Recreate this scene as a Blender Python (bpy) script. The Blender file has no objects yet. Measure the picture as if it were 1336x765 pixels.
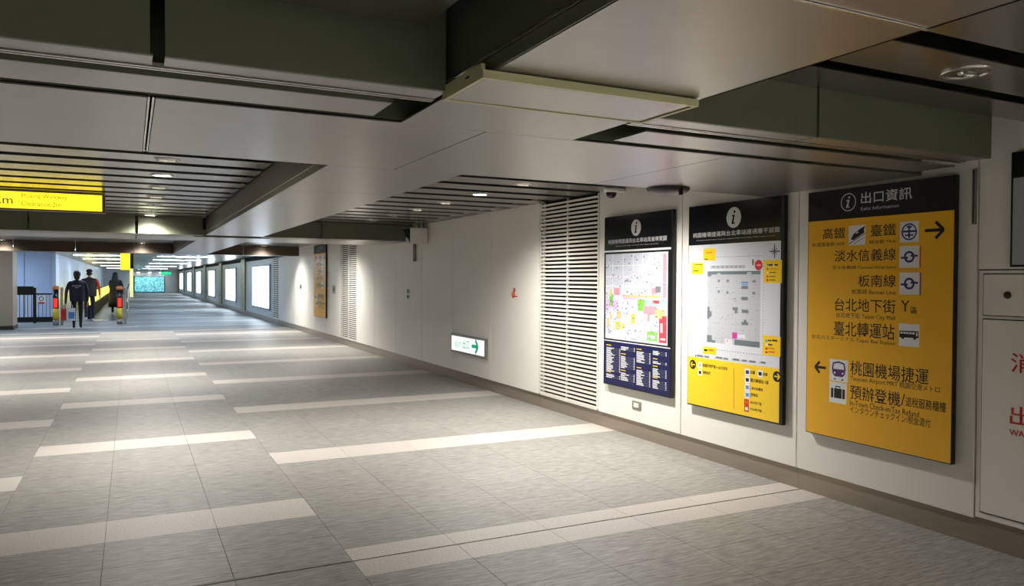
import bpy, bmesh, math, random
from mathutils import Vector, Matrix
random.seed(7)
SC = bpy.context.scene
COL = SC.collection
# ------------------------------------------------------------------ camera
F, CX, CY = 995.69, 668.0, 382.5                      # focal length in pixels of the 1336x765 frame
YAW, PIT, ROLL, H = .46274, .01722, .0056, 1.5
fw = Vector((math.sin(YAW)*math.cos(PIT), math.cos(YAW)*math.cos(PIT), -math.sin(PIT)))
rt = Vector((math.cos(YAW), -math.sin(YAW), 0)); up = rt.cross(fw)
rt, up = rt*math.cos(ROLL)+up*math.sin(ROLL), up*math.cos(ROLL)-rt*math.sin(ROLL)
CAM = Vector((0, 0, H))
cd = bpy.data.cameras.new('camera'); cam = bpy.data.objects.new('camera', cd); COL.objects.link(cam)
cd.sensor_width = 36; cd.lens = 36*F/1336; cd.clip_end = 400; cd.clip_start = .05
cam.matrix_world = Matrix(((rt.x, up.x, -fw.x, CAM.x), (rt.y, up.y, -fw.y, CAM.y), (rt.z, up.z, -fw.z, CAM.z), (0, 0, 0, 1)))
SC.camera = cam
# ------------------------------------------------------------------ world, exposure (light comes from the lamps of the passage plus added unseen ones)
w = bpy.data.worlds.new('world'); SC.world = w; w.use_nodes = True
w.node_tree.nodes['Background'].inputs[0].default_value = (.5, .53, .55, 1)
w.node_tree.nodes['Background'].inputs[1].default_value = .05
SC.view_settings.view_transform = 'Standard'; SC.view_settings.look = 'None'
SC.view_settings.exposure = 2.42; SC.view_settings.gamma = 1
SPOT_W = 95.0                                          # one lit downlight
SPOT_COL = (1, .965, .91)
LINEAR_E = 8.0; LIGHTBOX_E = 1.3

def ray(x, y): return fw + rt*((x-CX)/F) - up*((y-CY)/F)
def onx(x, y, X): d = ray(x, y); return CAM + d*(X/d.x)
def onz(x, y, z): d = ray(x, y); return CAM + d*((z-H)/d.z)

# ------------------------------------------------------------------ materials
MATS = {}
def srgb(c): return tuple((v/255/12.92 if v/255 <= .04045 else ((v/255+.055)/1.055)**2.4) for v in c)
def mat(name, rgb, rough=.5, metal=0., emit=0., spec=.5, noise=None, alpha=1, trans=0, bump=0, nscale=(6, 6, 6), var=0., coat=0):
    if name in MATS: return MATS[name]
    m = bpy.data.materials.new(name); m.use_nodes = True; MATS[name] = m
    nt = m.node_tree; b = nt.nodes['Principled BSDF']
    c = (*srgb(rgb), 1)
    b.inputs['Base Color'].default_value = c; b.inputs['Roughness'].default_value = rough
    b.inputs['Metallic'].default_value = metal; b.inputs['Specular IOR Level'].default_value = spec
    b.inputs['Alpha'].default_value = alpha; b.inputs['Transmission Weight'].default_value = trans
    b.inputs['Coat Weight'].default_value = coat
    if emit:
        b.inputs['Emission Color'].default_value = c; b.inputs['Emission Strength'].default_value = emit
    if noise or var:
        g = nt.nodes.new('ShaderNodeNewGeometry'); mp = nt.nodes.new('ShaderNodeMapping'); mp.inputs['Scale'].default_value = nscale
        n = nt.nodes.new('ShaderNodeTexNoise'); n.inputs['Scale'].default_value = 1; n.inputs['Detail'].default_value = 5
        n.inputs['Roughness'].default_value = .7
        nt.links.new(g.outputs['Position'], mp.inputs[0]); nt.links.new(mp.outputs[0], n.inputs['Vector'])
        mr = nt.nodes.new('ShaderNodeMapRange'); mr.inputs[1].default_value = .3; mr.inputs[2].default_value = .7
        a = noise or 0
        mr.inputs[3].default_value = 1-a; mr.inputs[4].default_value = 1+a
        nt.links.new(n.outputs['Fac'], mr.inputs[0])
        val = mr.outputs[0]
        if var:
            oi = nt.nodes.new('ShaderNodeObjectInfo'); m2 = nt.nodes.new('ShaderNodeMapRange')
            m2.inputs[3].default_value = 1-var; m2.inputs[4].default_value = 1+var
            nt.links.new(oi.outputs['Random'], m2.inputs[0])
            mu = nt.nodes.new('ShaderNodeMath'); mu.operation = 'MULTIPLY'
            nt.links.new(val, mu.inputs[0]); nt.links.new(m2.outputs[0], mu.inputs[1]); val = mu.outputs[0]
        vm = nt.nodes.new('ShaderNodeVectorMath'); vm.operation = 'SCALE'; vm.inputs[0].default_value = c[:3]
        nt.links.new(val, vm.inputs['Scale']); nt.links.new(vm.outputs[0], b.inputs['Base Color'])
        if bump:
            bp = nt.nodes.new('ShaderNodeBump'); bp.inputs['Strength'].default_value = bump; bp.inputs['Distance'].default_value = .002
            nt.links.new(n.outputs['Fac'], bp.inputs['Height']); nt.links.new(bp.outputs[0], b.inputs['Normal'])
    return m
mat('tile_grey', (136, 134, 128), .50, noise=.5, nscale=(8, 60, 8), var=.04, bump=.08)
mat('tile_band', (180, 173, 166), .5, noise=.3, nscale=(90, 90, 90), var=.03, bump=.08)
mat('grout', (98, 96, 92), .8)
mat('floor_far', (150, 152, 150), .48, noise=.25, nscale=(1, 4, 4))
mat('joint_dark', (28, 27, 26), .7)
mat('wall_white', (234, 230, 221), .42, noise=.015, nscale=(3, 3, 3), var=.012)
mat('wall_backing', (70, 68, 64), .8)
mat('louvre_white', (228, 224, 214), .4)
mat('steel_base', (158, 146, 132), .34, metal=.55, noise=.08, nscale=(4, 2, 120))
mat('panel_metal', (152, 149, 146), .31, metal=.75, noise=.03, nscale=(8, 8, 8), var=.02)
mat('slat_metal', (156, 152, 147), .24, metal=.85, noise=.02, nscale=(3, 40, 40), var=.02)
mat('beam_green', (97, 102, 83), .5, metal=.1, noise=.04, nscale=(30, 30, 30))
mat('beam_brown', (70, 60, 50), .4, metal=.5)
mat('silver', (190, 188, 182), .25, metal=.9)
mat('cream_metal', (196, 194, 150), .45, metal=.1)
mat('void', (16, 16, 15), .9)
mat('black_frame', (16, 16, 18), .3)
mat('black_gloss', (14, 14, 18), .18)
mat('sign_yellow', (246, 184, 30), .35)
mat('plan_yellow', (248, 206, 38), .22)
mat('print_black', (18, 16, 14), .4)
mat('print_white', (232, 232, 234), .3)
mat('print_grey', (168, 172, 176), .35)
mat('print_lines', (120, 124, 130), .35)
mat('header_grey', (205, 205, 205), .35)
mat('navy', (22, 26, 72), .2)
mat('map_base', (206, 210, 224), .16)
mat('plan_base', (218, 221, 228), .2)
mat('plan_floor', (192, 194, 200), .25)
mat('plan_dark', (112, 120, 128), .3)
mat('p_blue', (70, 150, 220), .3); mat('p_purple', (86, 40, 110), .35); mat('p_red', (204, 34, 40), .35)
mat('p_green', (126, 196, 78), .3); mat('p_pink', (240, 150, 160), .3); mat('p_orange', (246, 190, 130), .3)
mat('p_hot', (238, 70, 80), .3); mat('p_lav', (206, 176, 224), .3); mat('p_lime', (214, 216, 90), .3); mat('p_mag', (206, 60, 150), .3)
mat('p_sky', (170, 210, 240), .3); mat('p_orange2', (226, 110, 30), .3); mat('p_darkblue', (30, 44, 120), .35)
mat('white_plastic', (226, 224, 216), .4); mat('dark_plastic', (20, 19, 18), .25)
mat('grey_plate', (150, 148, 142), .35, metal=.5)
mat('brown_cap', (42, 32, 30), .4)
mat('reflector', (210, 210, 200), .15, metal=1.); mat('lamp_glass', (120, 118, 96), .1, metal=.4)
mat('lamp_on', (255, 250, 240), emit=9.)
mat('tube_sparkle', (255, 248, 230), emit=.05)  # faint glow painted into tubes of unlit downlights, for their sparkle
mat('exit_face', (232, 245, 238), emit=.2); mat('exit_green', (0, 160, 110), emit=.12)
mat('yellow_lit', (255, 226, 40), emit=.3, rough=.4); mat('yellow_faint', (150, 120, 20), emit=.03)
mat('brown_frame', (104, 72, 32), .4, metal=.4)
mat('lightbox', (225, 240, 255), emit=LIGHTBOX_E); mat('linear', (205, 228, 255), emit=LINEAR_E)
mat('box_frame', (150, 160, 166), .35, metal=.4)
mat('far_wall', (190, 200, 206), .35, metal=.1); mat('far_column', (150, 148, 112), .3, metal=.6)
mat('blue_wall', (186, 206, 238), .45); mat('trim_pale', (206, 220, 234), .4)
mat('pillar', (176, 160, 140), .5); mat('pillar_base', (70, 62, 54), .4, metal=.4)
mat('red_paint', (200, 30, 30), .4); mat('post_red', (255, 40, 30), emit=.3); mat('post_yellow', (216, 184, 40), .4)
mat('orange_cap', (214, 120, 60), .4)
mat('rubber', (24, 24, 26), .5); mat('belt', (70, 82, 72), .35, metal=.3, noise=.1, nscale=(30, 3, 3))
mat('glass_yellow', (250, 226, 90), emit=.4); mat('yellow_panel', (240, 230, 150), emit=.12)
mat('green_sign', (20, 190, 120), emit=.35)
mat('mural_frame', (30, 40, 44), .4)
mat('skin', (206, 160, 132), .5); mat('hair', (14, 12, 12), .45); mat('jacket_navy', (24, 24, 44), .7); mat('trousers', (16, 16, 20), .7)
mat('vest', (52, 50, 48), .7); mat('sleeve_orange', (236, 74, 40), .6); mat('coat_black', (12, 12, 14), .7); mat('shoe_black', (14, 14, 14), .4)
mat('shoe_white', (220, 220, 218), .5); mat('bag_red', (200, 40, 50), .5); mat('bag_white', (226, 230, 240), .4); mat('bag_blue', (80, 140, 210), .4)
mat('cap_dark', (40, 30, 32), .6); mat('trousers_navy', (24, 28, 44), .7); mat('print_cloth', (150, 150, 176), .6)
mat('conduit', (150, 134, 124), .4, metal=.3)
# stripes of lighter stone in the far floor, where single tiles can no longer be told apart
def stripe_far():
    m = MATS['floor_far']; nt = m.node_tree; b = nt.nodes['Principled BSDF']
    g = nt.nodes.new('ShaderNodeNewGeometry'); s = nt.nodes.new('ShaderNodeSeparateXYZ'); nt.links.new(g.outputs['Position'], s.inputs[0])
    md = nt.nodes.new('ShaderNodeMath'); md.operation = 'MODULO'; md.inputs[1].default_value = 2.59; nt.links.new(s.outputs['Y'], md.inputs[0])
    lt = nt.nodes.new('ShaderNodeMath'); lt.operation = 'LESS_THAN'; lt.inputs[1].default_value = .42; nt.links.new(md.outputs[0], lt.inputs[0])
    mx = nt.nodes.new('ShaderNodeMix'); mx.data_type = 'RGBA'
    mx.inputs[6].default_value = (*srgb((142, 146, 146)), 1); mx.inputs[7].default_value = (*srgb((184, 182, 178)), 1)
    nt.links.new(lt.outputs[0], mx.inputs[0]); nt.links.new(mx.outputs[2], b.inputs['Base Color'])
stripe_far()
def mural_mat():
    m = mat('mural', (90, 190, 205), emit=.16); nt = m.node_tree; b = nt.nodes['Principled BSDF']
    g = nt.nodes.new('ShaderNodeNewGeometry'); n = nt.nodes.new('ShaderNodeTexNoise'); n.inputs['Scale'].default_value = 7; n.inputs['Detail'].default_value = 6
    nt.links.new(g.outputs['Position'], n.inputs['Vector']); r = nt.nodes.new('ShaderNodeValToRGB')
    r.color_ramp.elements[0].position = .35; r.color_ramp.elements[0].color = (*srgb((50, 140, 160)), 1)
    r.color_ramp.elements[1].position = .7; r.color_ramp.elements[1].color = (*srgb((150, 225, 230)), 1)
    nt.links.new(n.outputs['Fac'], r.inputs[0]); nt.links.new(r.outputs[0], b.inputs['Emission Color']); nt.links.new(r.outputs[0], b.inputs['Base Color'])
mural_mat()

# ------------------------------------------------------------------ builders
WL = {}
def link(name, mesh, parent=None, loc=(0, 0, 0)):
    o = bpy.data.objects.new(name, mesh); COL.objects.link(o)
    o.location = loc
    if parent is not None: o.parent = parent
    return o
def thing(name, loc, label=None, cat=None, group=None, kind=None):
    o = link(name, None, None, loc); o.empty_display_size = .1; WL[o.name] = Vector(loc)
    return tag(o, label, cat, group, kind)
def tag(o, label=None, cat=None, group=None, kind=None):
    if label: o['label'] = label
    if cat: o['category'] = cat
    if group: o['group'] = group
    if kind: o['kind'] = kind
    return o
CUBES = {}
def cube_mesh(sx, sy, sz, m, bev=0):
    k = (round(sx, 4), round(sy, 4), round(sz, 4), m, bev)
    if k in CUBES: return CUBES[k]
    bm = bmesh.new(); bmesh.ops.create_cube(bm, size=1)
    bmesh.ops.scale(bm, vec=(sx, sy, sz), verts=bm.verts)
    if bev: bmesh.ops.bevel(bm, geom=bm.edges[:], offset=bev, segments=2, profile=.6, affect='EDGES')
    me = bpy.data.meshes.new(m); bm.to_mesh(me); bm.free(); me.materials.append(MATS[m]); CUBES[k] = me
    return me
def box(name, x0, x1, y0, y1, z0, z1, m, parent=None, bev=0):
    """axis-aligned block in world metres; a part's place is kept relative to its thing"""
    c = Vector(((x0+x1)/2, (y0+y1)/2, (z0+z1)/2))
    p = WL.get(parent.name, Vector((0, 0, 0))) if parent else Vector((0, 0, 0))
    o = link(name, cube_mesh(abs(x1-x0), abs(y1-y0), abs(z1-z0), m, bev), parent, c-p)
    WL[o.name] = c
    return o
def from_bm(name, bm, m, parent=None, loc=(0, 0, 0), smooth=False):
    bmesh.ops.recalc_face_normals(bm, faces=bm.faces[:])
    me = bpy.data.meshes.new(name); bm.to_mesh(me); bm.free()
    for k in ([m] if isinstance(m, str) else m): me.materials.append(MATS[k])
    if smooth:
        for p in me.polygons: p.use_smooth = True
    o = link(name, me, parent, loc)
    WL[o.name] = Vector(loc) + (WL.get(parent.name, Vector()) if parent else Vector())
    return o
def lathe(prof, n=28):
    bm = bmesh.new(); rings = []
    for r, z in prof:
        rings.append([bm.verts.new((max(r, 1e-4)*math.cos(2*math.pi*i/n), max(r, 1e-4)*math.sin(2*math.pi*i/n), z)) for i in range(n)])
    for a, b in zip(rings, rings[1:]):
        for i in range(n): bm.faces.new((a[i], a[(i+1) % n], b[(i+1) % n], b[i]))
    if prof[0][0] < .002: pass
    return bm
def tube(pts, r, n=10):
    bm = bmesh.new(); rings = []
    P = [Vector(p) for p in pts]
    for i, p in enumerate(P):
        d = (P[min(i+1, len(P)-1)]-P[max(i-1, 0)]).normalized()
        a = d.cross(Vector((0, 0, 1))) if abs(d.z) < .95 else d.cross(Vector((1, 0, 0)))
        a.normalize(); b = d.cross(a)
        rr = r[i] if isinstance(r, (list, tuple)) else r
        rings.append([bm.verts.new(p + a*rr*math.cos(2*math.pi*k/n) + b*rr*math.sin(2*math.pi*k/n)) for k in range(n)])
    for a, b in zip(rings, rings[1:]):
        for k in range(n): bm.faces.new((a[k], a[(k+1) % n], b[(k+1) % n], b[k]))
    bm.faces.new(rings[0]); bm.faces.new(rings[-1][::-1])
    return bm

# ================================================================== SETTING
ZP, ZS = 2.147, 2.40          # underside of the dropped panels / of the slatted fields
XW = 4.30                     # face of the right wall's panels
# ---- floor: grout bed + single stone tiles
floor = thing('floor', (0, 0, 0), kind='structure')
box('bed', -8, 4.36, -6, 23.5, -.06, -.005, 'grout', floor)
box('far_paving', -8, 4.6, 23.5, 90, -.06, -.001, 'floor_far', floor)
XJ = [1.05-.5945*i for i in range(15)][::-1] + [1.05+.5945*i for i in range(1, 6)] + [4.36]
ROW = 2.59/6
def seen(x, y):
    d = Vector((x, y, 0))-CAM; z = d.dot(fw)
    if z < .3: return None
    return CX+F*d.dot(rt)/z, CY-F*d.dot(up)/z
tiles = []
for i in range(len(XJ)-1):
    xa, xb = XJ[i], XJ[i+1]
    midc = xa > -.76 and xb < 1.06
    y0 = (4.86 if midc else 3.745) - 6*ROW*3
    for r in range(0, 66):
        ya, yb = y0+r*ROW, y0+(r+1)*ROW
        if yb > 23.5 or ya < -1: continue
        band = r % 6 == 0
        segs = [(ya, yb)]
        if ya < 3.98 < yb: segs = [(ya, 3.974), (3.986, yb)]
        for a, b in segs:
            px = [seen(x, y) for x in (xa, xb) for y in (a, b)]
            ar = 0
            if all(px):
                xs = [p[0] for p in px]; ys = [p[1] for p in px]
                if max(xs) > -30 and min(xs) < 1366 and min(ys) < 800: ar = (max(xs)-min(xs))*(max(ys)-min(ys))
            tiles.append((ar, xa+.001, xb-.001, a+.001, b-.001, band))
tiles.sort(key=lambda t: -t[0])
nt_, nb_ = 0, 0; rest = {True: [], False: []}
for ar, xa, xb, ya, yb, band in tiles:
    if ar > 150 and (nb_ if band else nt_) < 296:
        box('band_tile' if band else 'floor_tile', xa, xb, ya, yb, -.03, 0, 'tile_band' if band else 'tile_grey', floor, bev=.0012)
        if band: nb_ += 1
        else: nt_ += 1
    else: rest[band].append((xa, xb, ya, yb))
for band, L in rest.items():
    bm = bmesh.new()
    for xa, xb, ya, yb in L:
        v = [bm.verts.new(p) for p in ((xa, ya, 0), (xb, ya, 0), (xb, yb, 0), (xa, yb, 0), (xa, ya, -.03), (xb, ya, -.03), (xb, yb, -.03), (xa, yb, -.03))]
        bm.faces.new(v[:4])
        for q in ((0, 1, 5, 4), (1, 2, 6, 5), (2, 3, 7, 6), (3, 0, 4, 7)): bm.faces.new([v[k] for k in q])
    tag(from_bm('distant_band_tiles' if band else 'distant_tiles', bm, 'tile_band' if band else 'tile_grey', floor), kind='stuff')
box('expansion_joint', -7, 4.36, 3.974, 3.986, -.03, -.006, 'joint_dark', floor)

# ---- right wall: separate panels over a recessed steel base
wall = thing('wall_right', (XW, 0, 0), kind='structure')
box('backing', XW+.05, XW+.15, -6, 90, -.06, 2.9, 'wall_backing', wall)
JN = [-3.8, -2.5, -1.2, .1, 1.4, 2.70, 4.00, 5.30, 6.62]
JN2 = [7.90, 9.25, 10.61, 11.96, 13.35, 14.70, 16.05]
JN3 = [17.46, 18.85, 20.2, 21.6, 23.0, 24.4, 25.7]
for J in (JN, JN2, JN3):
    for a, b in zip(J, J[1:]):
        z0 = 1.575 if a == 1.4 else .155
        if a == 1.4: box('wall_panel', XW, XW+.03, a+.004, b-.004, z0, 2.46, 'wall_white', wall, bev=.003)
        else: box('wall_panel', XW, XW+.03, a+.004, b-.004, z0, 2.46, 'wall_white', wall, bev=.003)
far_cols = [(25.7, 26.9), (33.6, 34.8), (42.9, 44.1), (52.6, 53.8), (62.4, 63.6), (74.3, 75.5), (84, 85)]
for (a0, a1), (b0, b1) in zip(far_cols, far_cols[1:]):
    box('far_wall_panel', XW, XW+.03, a1+.01, b0-.01, .155, 2.30, 'far_wall', wall)
for i, (a, b) in enumerate(far_cols[1:]):
    box('column_casing', XW-.06, XW+.03, a, b, .155, 2.30, 'far_column', wall)
box('cornice', XW-.02, XW+.05, 22.5, 85, 2.19, 2.30, 'void', wall)
base = thing('baseboard_right', (XW, 0, 0), kind='structure')
bj = [-4, -1.2, 1.4, 4.0, 6.62, 7.9, 10.61, 13.35, 16.05, 17.46, 20.2, 23, 25.7]
for a, b in zip(bj, bj[1:]): box('base_plate', XW+.022, XW+.045, a+.001, b-.001, 0, .158, 'steel_base', base)
box('base_plate', XW+.012, XW+.045, 25.7, 85, 0, .158, 'steel_base', base)

# ---- ceiling
ceil = thing('ceiling', (0, 0, ZP), kind='structure')
box('void_soffit', -8, 4.45, -6, 22.3, 2.75, 2.8, 'void', ceil)
T = .008
def cpanel(x0, x1, y0, y1, z=ZP, m='panel_metal', name='ceiling_panel'): return box(name, x0, x1, y0, y1, z, z+T, m, ceil, bev=.002)
def module(yb, lit_far, full=True):
    """one bay: lined beam at yb, dropped panels behind it, box along the passage, slatted fields"""
    xl = [-6.6, -5.26, -3.93, -2.60, -1.265, .058]
    xe = 4.0 if yb < 5 else 4.29                       # the near beam stops short of the wall
    if yb < 5: box('beam_end', xe, xe+.02, yb+.01, yb+.16, ZP+.02, 2.36, 'void', ceil, bev=.004)
    # lined faces of the beam, with open joints
    for a, b in zip(xl, xl[1:]+[.058]):
        if b > a: box('beam_face', a+.008, b-.008, yb-.001, yb+.02, ZP-.002, 2.43, 'beam_green', ceil, bev=.002)
    box('beam_face', .09, .965, yb-.001, yb+.02, ZP-.002, 2.43, 'beam_green', ceil, bev=.002)
    box('beam_face', 1.83, 2.735, yb-.001, yb+.02, ZP-.002, 2.43, 'beam_green', ceil, bev=.002)
    box('beam_face', 2.75, xe, yb-.001, yb+.02, ZP-.002, 2.43, 'beam_green', ceil, bev=.002)
    # lip and twin rails under the beam
    for a, b in ((-6.6, .058), (.09, .975), (1.83, 2.735), (2.75, xe)):
        cpanel(a, b, yb+.02, yb+.13, name='beam_lip')
    for a, b in ((-6.6, .975), (1.83, xe)):
        box('rail', a, b, yb+.135, yb+.147, ZP-.004, ZP+.012, 'silver', ceil)
        box('rail', a, b, yb+.158, yb+.17, ZP-.004, ZP+.012, 'silver', ceil)
        box('reveal', a, b, yb+.172, yb+.182, ZP, ZP+.12, 'beam_green', ceil)
    # narrow strip, then the wide panels
    cpanel(-6.6, .86, yb+.27, yb+.515); cpanel(2.0, max(xe, 4.12), yb+.27, yb+.515)
    box('reveal', -6.6, .86, yb+.262, yb+.27, ZP, ZP+.08, 'beam_green', ceil)
    box('reveal', -6.6, 4.29, yb+.596, yb+.602, ZP+.012, ZP+.12, 'beam_green', ceil)
    ys, ye = yb+.6, yb+1.91
    xs = [-6.6, -5.26, -3.93, -2.60, -1.265, .052, .08, 1.387, 1.393, 2.777, 2.783, 4.29]
    for a, b in ((-6.6, -5.265), (-5.26, -3.935), (-3.93, -2.605), (-2.60, -1.27), (-1.265, .052), (.08, 1.387), (1.393, 2.777), (2.783, 4.293)):
        cpanel(a, b, ys, ye)
    box('joint_rail', .055, .062, ys, ye, ZP+.003, ZP+.02, 'silver', ceil); box('joint_rail', .070, .077, ys, ye, ZP+.003, ZP+.02, 'silver', ceil)
    box('panel_edge', -6.6, 4.293, ye-.006, ye, ZP+T, ZS+.05, 'beam_brown', ceil)
    # box along the passage
    yn = yb+9.9
    jo = [ye+.004+ (yn-ye)*k/6 for k in range(7)]
    for a, b in zip(jo, jo[1:]): cpanel(1.0, 1.825, a, b-.006)
    for x, n in ((1.0, 'box_side'), (1.815, 'box_side')):
        box(n, x, x+.01, ye, yn, ZP+.045, ZS+.08, 'beam_brown', ceil)
    box('box_lip', .998, 1.008, ye, yn, ZP, ZP+.04, 'beam_brown', ceil)
    box('box_trim', .992, 1.0, ye, yn, ZP+.04, ZP+.046, 'silver', ceil)
    # slats
    k = 0; y = 6.19-.495*4+(yb-2.45)
    while y < yn-.05:
        yy = min(y+.335, yn-.01)
        box('ceiling_slat', -6.6, .985, y, yy, ZS, ZS+.004, 'slat_metal', ceil)
        box('ceiling_slat', 1.835, 4.295, y, yy, ZS, ZS+.004, 'slat_metal', ceil)
        y += .495
module(2.45, True); module(12.35, True)
# crossing at the near beam and what lies on this side of it
cpanel(1.0, 1.825, 2.52, 3.044)
cpanel(1.0, 1.825, 1.29, 2.20); cpanel(1.0, 1.825, -.2, 1.278); cpanel(1.0, 1.825, -3.5, -.21)
box('joint_rail', 1.0, 1.825, 1.28, 1.288, ZP-.004, ZP+.01, 'silver', ceil)
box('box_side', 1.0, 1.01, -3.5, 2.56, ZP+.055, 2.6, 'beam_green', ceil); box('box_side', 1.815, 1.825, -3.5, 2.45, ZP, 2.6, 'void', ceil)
box('box_lip', .998, 1.008, -3.5, 2.25, ZP, ZP+.042, 'beam_green', ceil); box('box_trim', .99, 1.0, -3.5, 2.44, ZP+.044, ZP+.051, 'silver', ceil)
ZU = 2.36
for a, b in ((2.21, 2.44), (1.842, 2.12), (1.25, 1.72), (.76, 1.14), (.27, .65), (-.22, .16), (-.71, -.33), (-1.2, -.82), (-1.7, -1.31), (-2.2, -1.82), (-3.4, -2.3)):
    box('ceiling_slat', 1.835, 4.295, a, b, ZU, ZU+.006, 'slat_metal', ceil)
for a, b in ((2.05, 2.40), (1.25, 1.95), (.55, 1.15), (-.25, .45), (-1.05, -.35), (-1.85, -1.15), (-3.4, -1.95)):
    box('ceiling_slat', -6.6, .88, a, b, ZU-.02, ZU-.012, 'slat_metal', ceil)
# far ceiling of the lit corridor, with its own beam face
for a, b in ((-8, -2.6), (-2.59, -1.27), (-1.26, .06), (.07, 1.39), (1.4, 2.77), (2.78, 4.29)):
    box('beam_face', a, b, 22.25, 22.28, ZP, 2.43, 'beam_brown', ceil)
    box('ceiling_panel', a, b, 22.28, 22.9, ZP, ZP+.02, 'panel_metal', ceil)
box('far_soffit', -8, 4.4, 22.9, 85.2, 2.42, 2.5, 'panel_metal', ceil)
for k in range(30):
    y = 23.1+k*2.05
    box('ceiling_slat', -2.6, 4.28, y, y+1.7, 2.34, 2.36, 'slat_metal', ceil)
# ---- remaining shell
box('wall_left', -8.1, -8, -6, 85, -.06, 2.9, 'wall_white')['kind'] = 'structure'
box('wall_back', -8, 4.45, -6.1, -6, -.06, 2.9, 'wall_white')['kind'] = 'structure'
box('wall_far', -8, 4.45, 85, 85.1, -.06, 2.9, 'far_wall')['kind'] = 'structure'

# ================================================================== DOWNLIGHTS
ORD = ['first', 'second', 'third', 'fourth', 'fifth', 'sixth', 'seventh', 'eighth', 'ninth', 'tenth', 'eleventh', 'twelfth', 'thirteenth', 'fourteenth', 'fifteenth', 'sixteenth', 'seventeenth', 'eighteenth']
LM = {}
def downlight(x, y, z, lit, label, r=.095, power=1., sparkle=False):
    t = thing('downlight', (x, y, z), label, 'downlight', 'recessed ceiling downlights')
    if not LM:
        pass
    ring = from_bm('trim_ring', lathe([(r*.78, -.001), (r*.82, -.009), (r, -.006), (r*1.02, 0)]), 'silver', t, smooth=True)
    lens = from_bm('lens', lathe([(0, -.0035), (r*.5, -.0045), (r*.8, -.002)]), 'lamp_on' if lit else 'lamp_glass', t, smooth=True)
    if not lit:
        for s in (-1, 1):
            from_bm('lamp_tube', tube([(s*r*.3-r*.28, s*.01, -.007), (s*r*.3+r*.28, -s*.01, -.007)], r*.12, 8), 'tube_sparkle' if sparkle else 'reflector', t, smooth=True)
    if lit:
        l = bpy.data.lights.new('lamp', 'SPOT'); l.energy = SPOT_W*power; l.color = SPOT_COL; l.spot_size = math.radians(150); l.spot_blend = 1.0; l.shadow_soft_size = .09
        o = bpy.data.objects.new('lamp', l); COL.objects.link(o); o.parent = t; o.location = (0, 0, -.03)
for row, (x, nm) in enumerate(((.245, 'row over the middle floor'), (3.29, 'row by the wall'), (-2.8, 'row at far left'))):
    ys = [6.38+.99*k for k in range(6)] + [11.93]
    ys = ys[:5]+[11.33, 12.12] if row != 1 else [6.38+.99*k for k in range(6)]
    for k, y in enumerate(ys):
        lit = {0: (1, 6), 1: (1,), 2: (6,)}[row]
        if row == 2 and k not in (1, 6): continue
        downlight(x, y, ZS, k in lit, f'{"lit" if k in lit else "unlit"} {ORD[k]} downlight of the near {nm}', sparkle=(k in (0, 2, 3)), power={0: 1.0, 1: .75, 2: 1.}[row])
    ys2 = [(16.3, 1), (18.3, 0), (21.98, 1)]
    for k, (y, lit) in enumerate(ys2):
        downlight(x, y, ZS, bool(lit), f'{"lit" if lit else "unlit"} {ORD[k]} downlight of the distant {nm}, past the second beam')
downlight(2.31*1.0+.75, 1.98, ZU, False, 'large unlit downlight in the dark ceiling at upper right', r=.1)
downlight(3.29, 5.39, ZS, True, 'lit downlight of the row by the wall, hidden above the dropped panels', power=.9)
# unseen lamps added behind the photographer to fill the near end with light
for x, y in ((.245, -2.0), (3.29, -1.55), (-2.8, -2.0)):
    downlight(x, y, ZU-.02 if x < 1 else ZU, True, f'unseen added downlight behind the viewer, {"middle" if x == .245 else "wall side" if x > 1 else "far side"} row', power=2.2)
# linear lights of the far corridor
k = 0
for j, y in enumerate((26.2, 32.4, 38.5, 47.8, 59.9, 74.4)):
    for i, (a, b) in enumerate(((-1.9, .0), (.9, 2.9))):
        box_ = thing('linear_light', ((a+b)/2, y, 2.33), f'white strip light in the far ceiling, {ORD[j]} row, {"walkway" if i == 0 else "shop wall"} side', 'strip light', 'strip lights of the far corridor')
        box('housing', a-.02, b+.02, y-.09, y+.09, 2.322, 2.339, 'white_plastic', box_)
        box('diffuser', a, b, y-.07, y+.07, 2.315, 2.3215, 'linear', box_)

for j, (y, a, b) in enumerate(((23.7, -4.7, -2.7), (28.2, -5.7, -3.45), (29.7, -5.9, -3.65))):  # out-of-sight strips added to brighten the blue wall
    t = thing('linear_light', ((a+b)/2, y, 2.33), f'hidden strip light added for the blue wall, {ORD[j]} from the front', 'strip light', 'hidden strip lights added for the blue wall')
    box('housing', a-.02, b+.02, y-.09, y+.09, 2.322, 2.339, 'white_plastic', t)
    box('diffuser', a, b, y-.07, y+.07, 2.315, 2.3215, 'linear', t)

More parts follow.
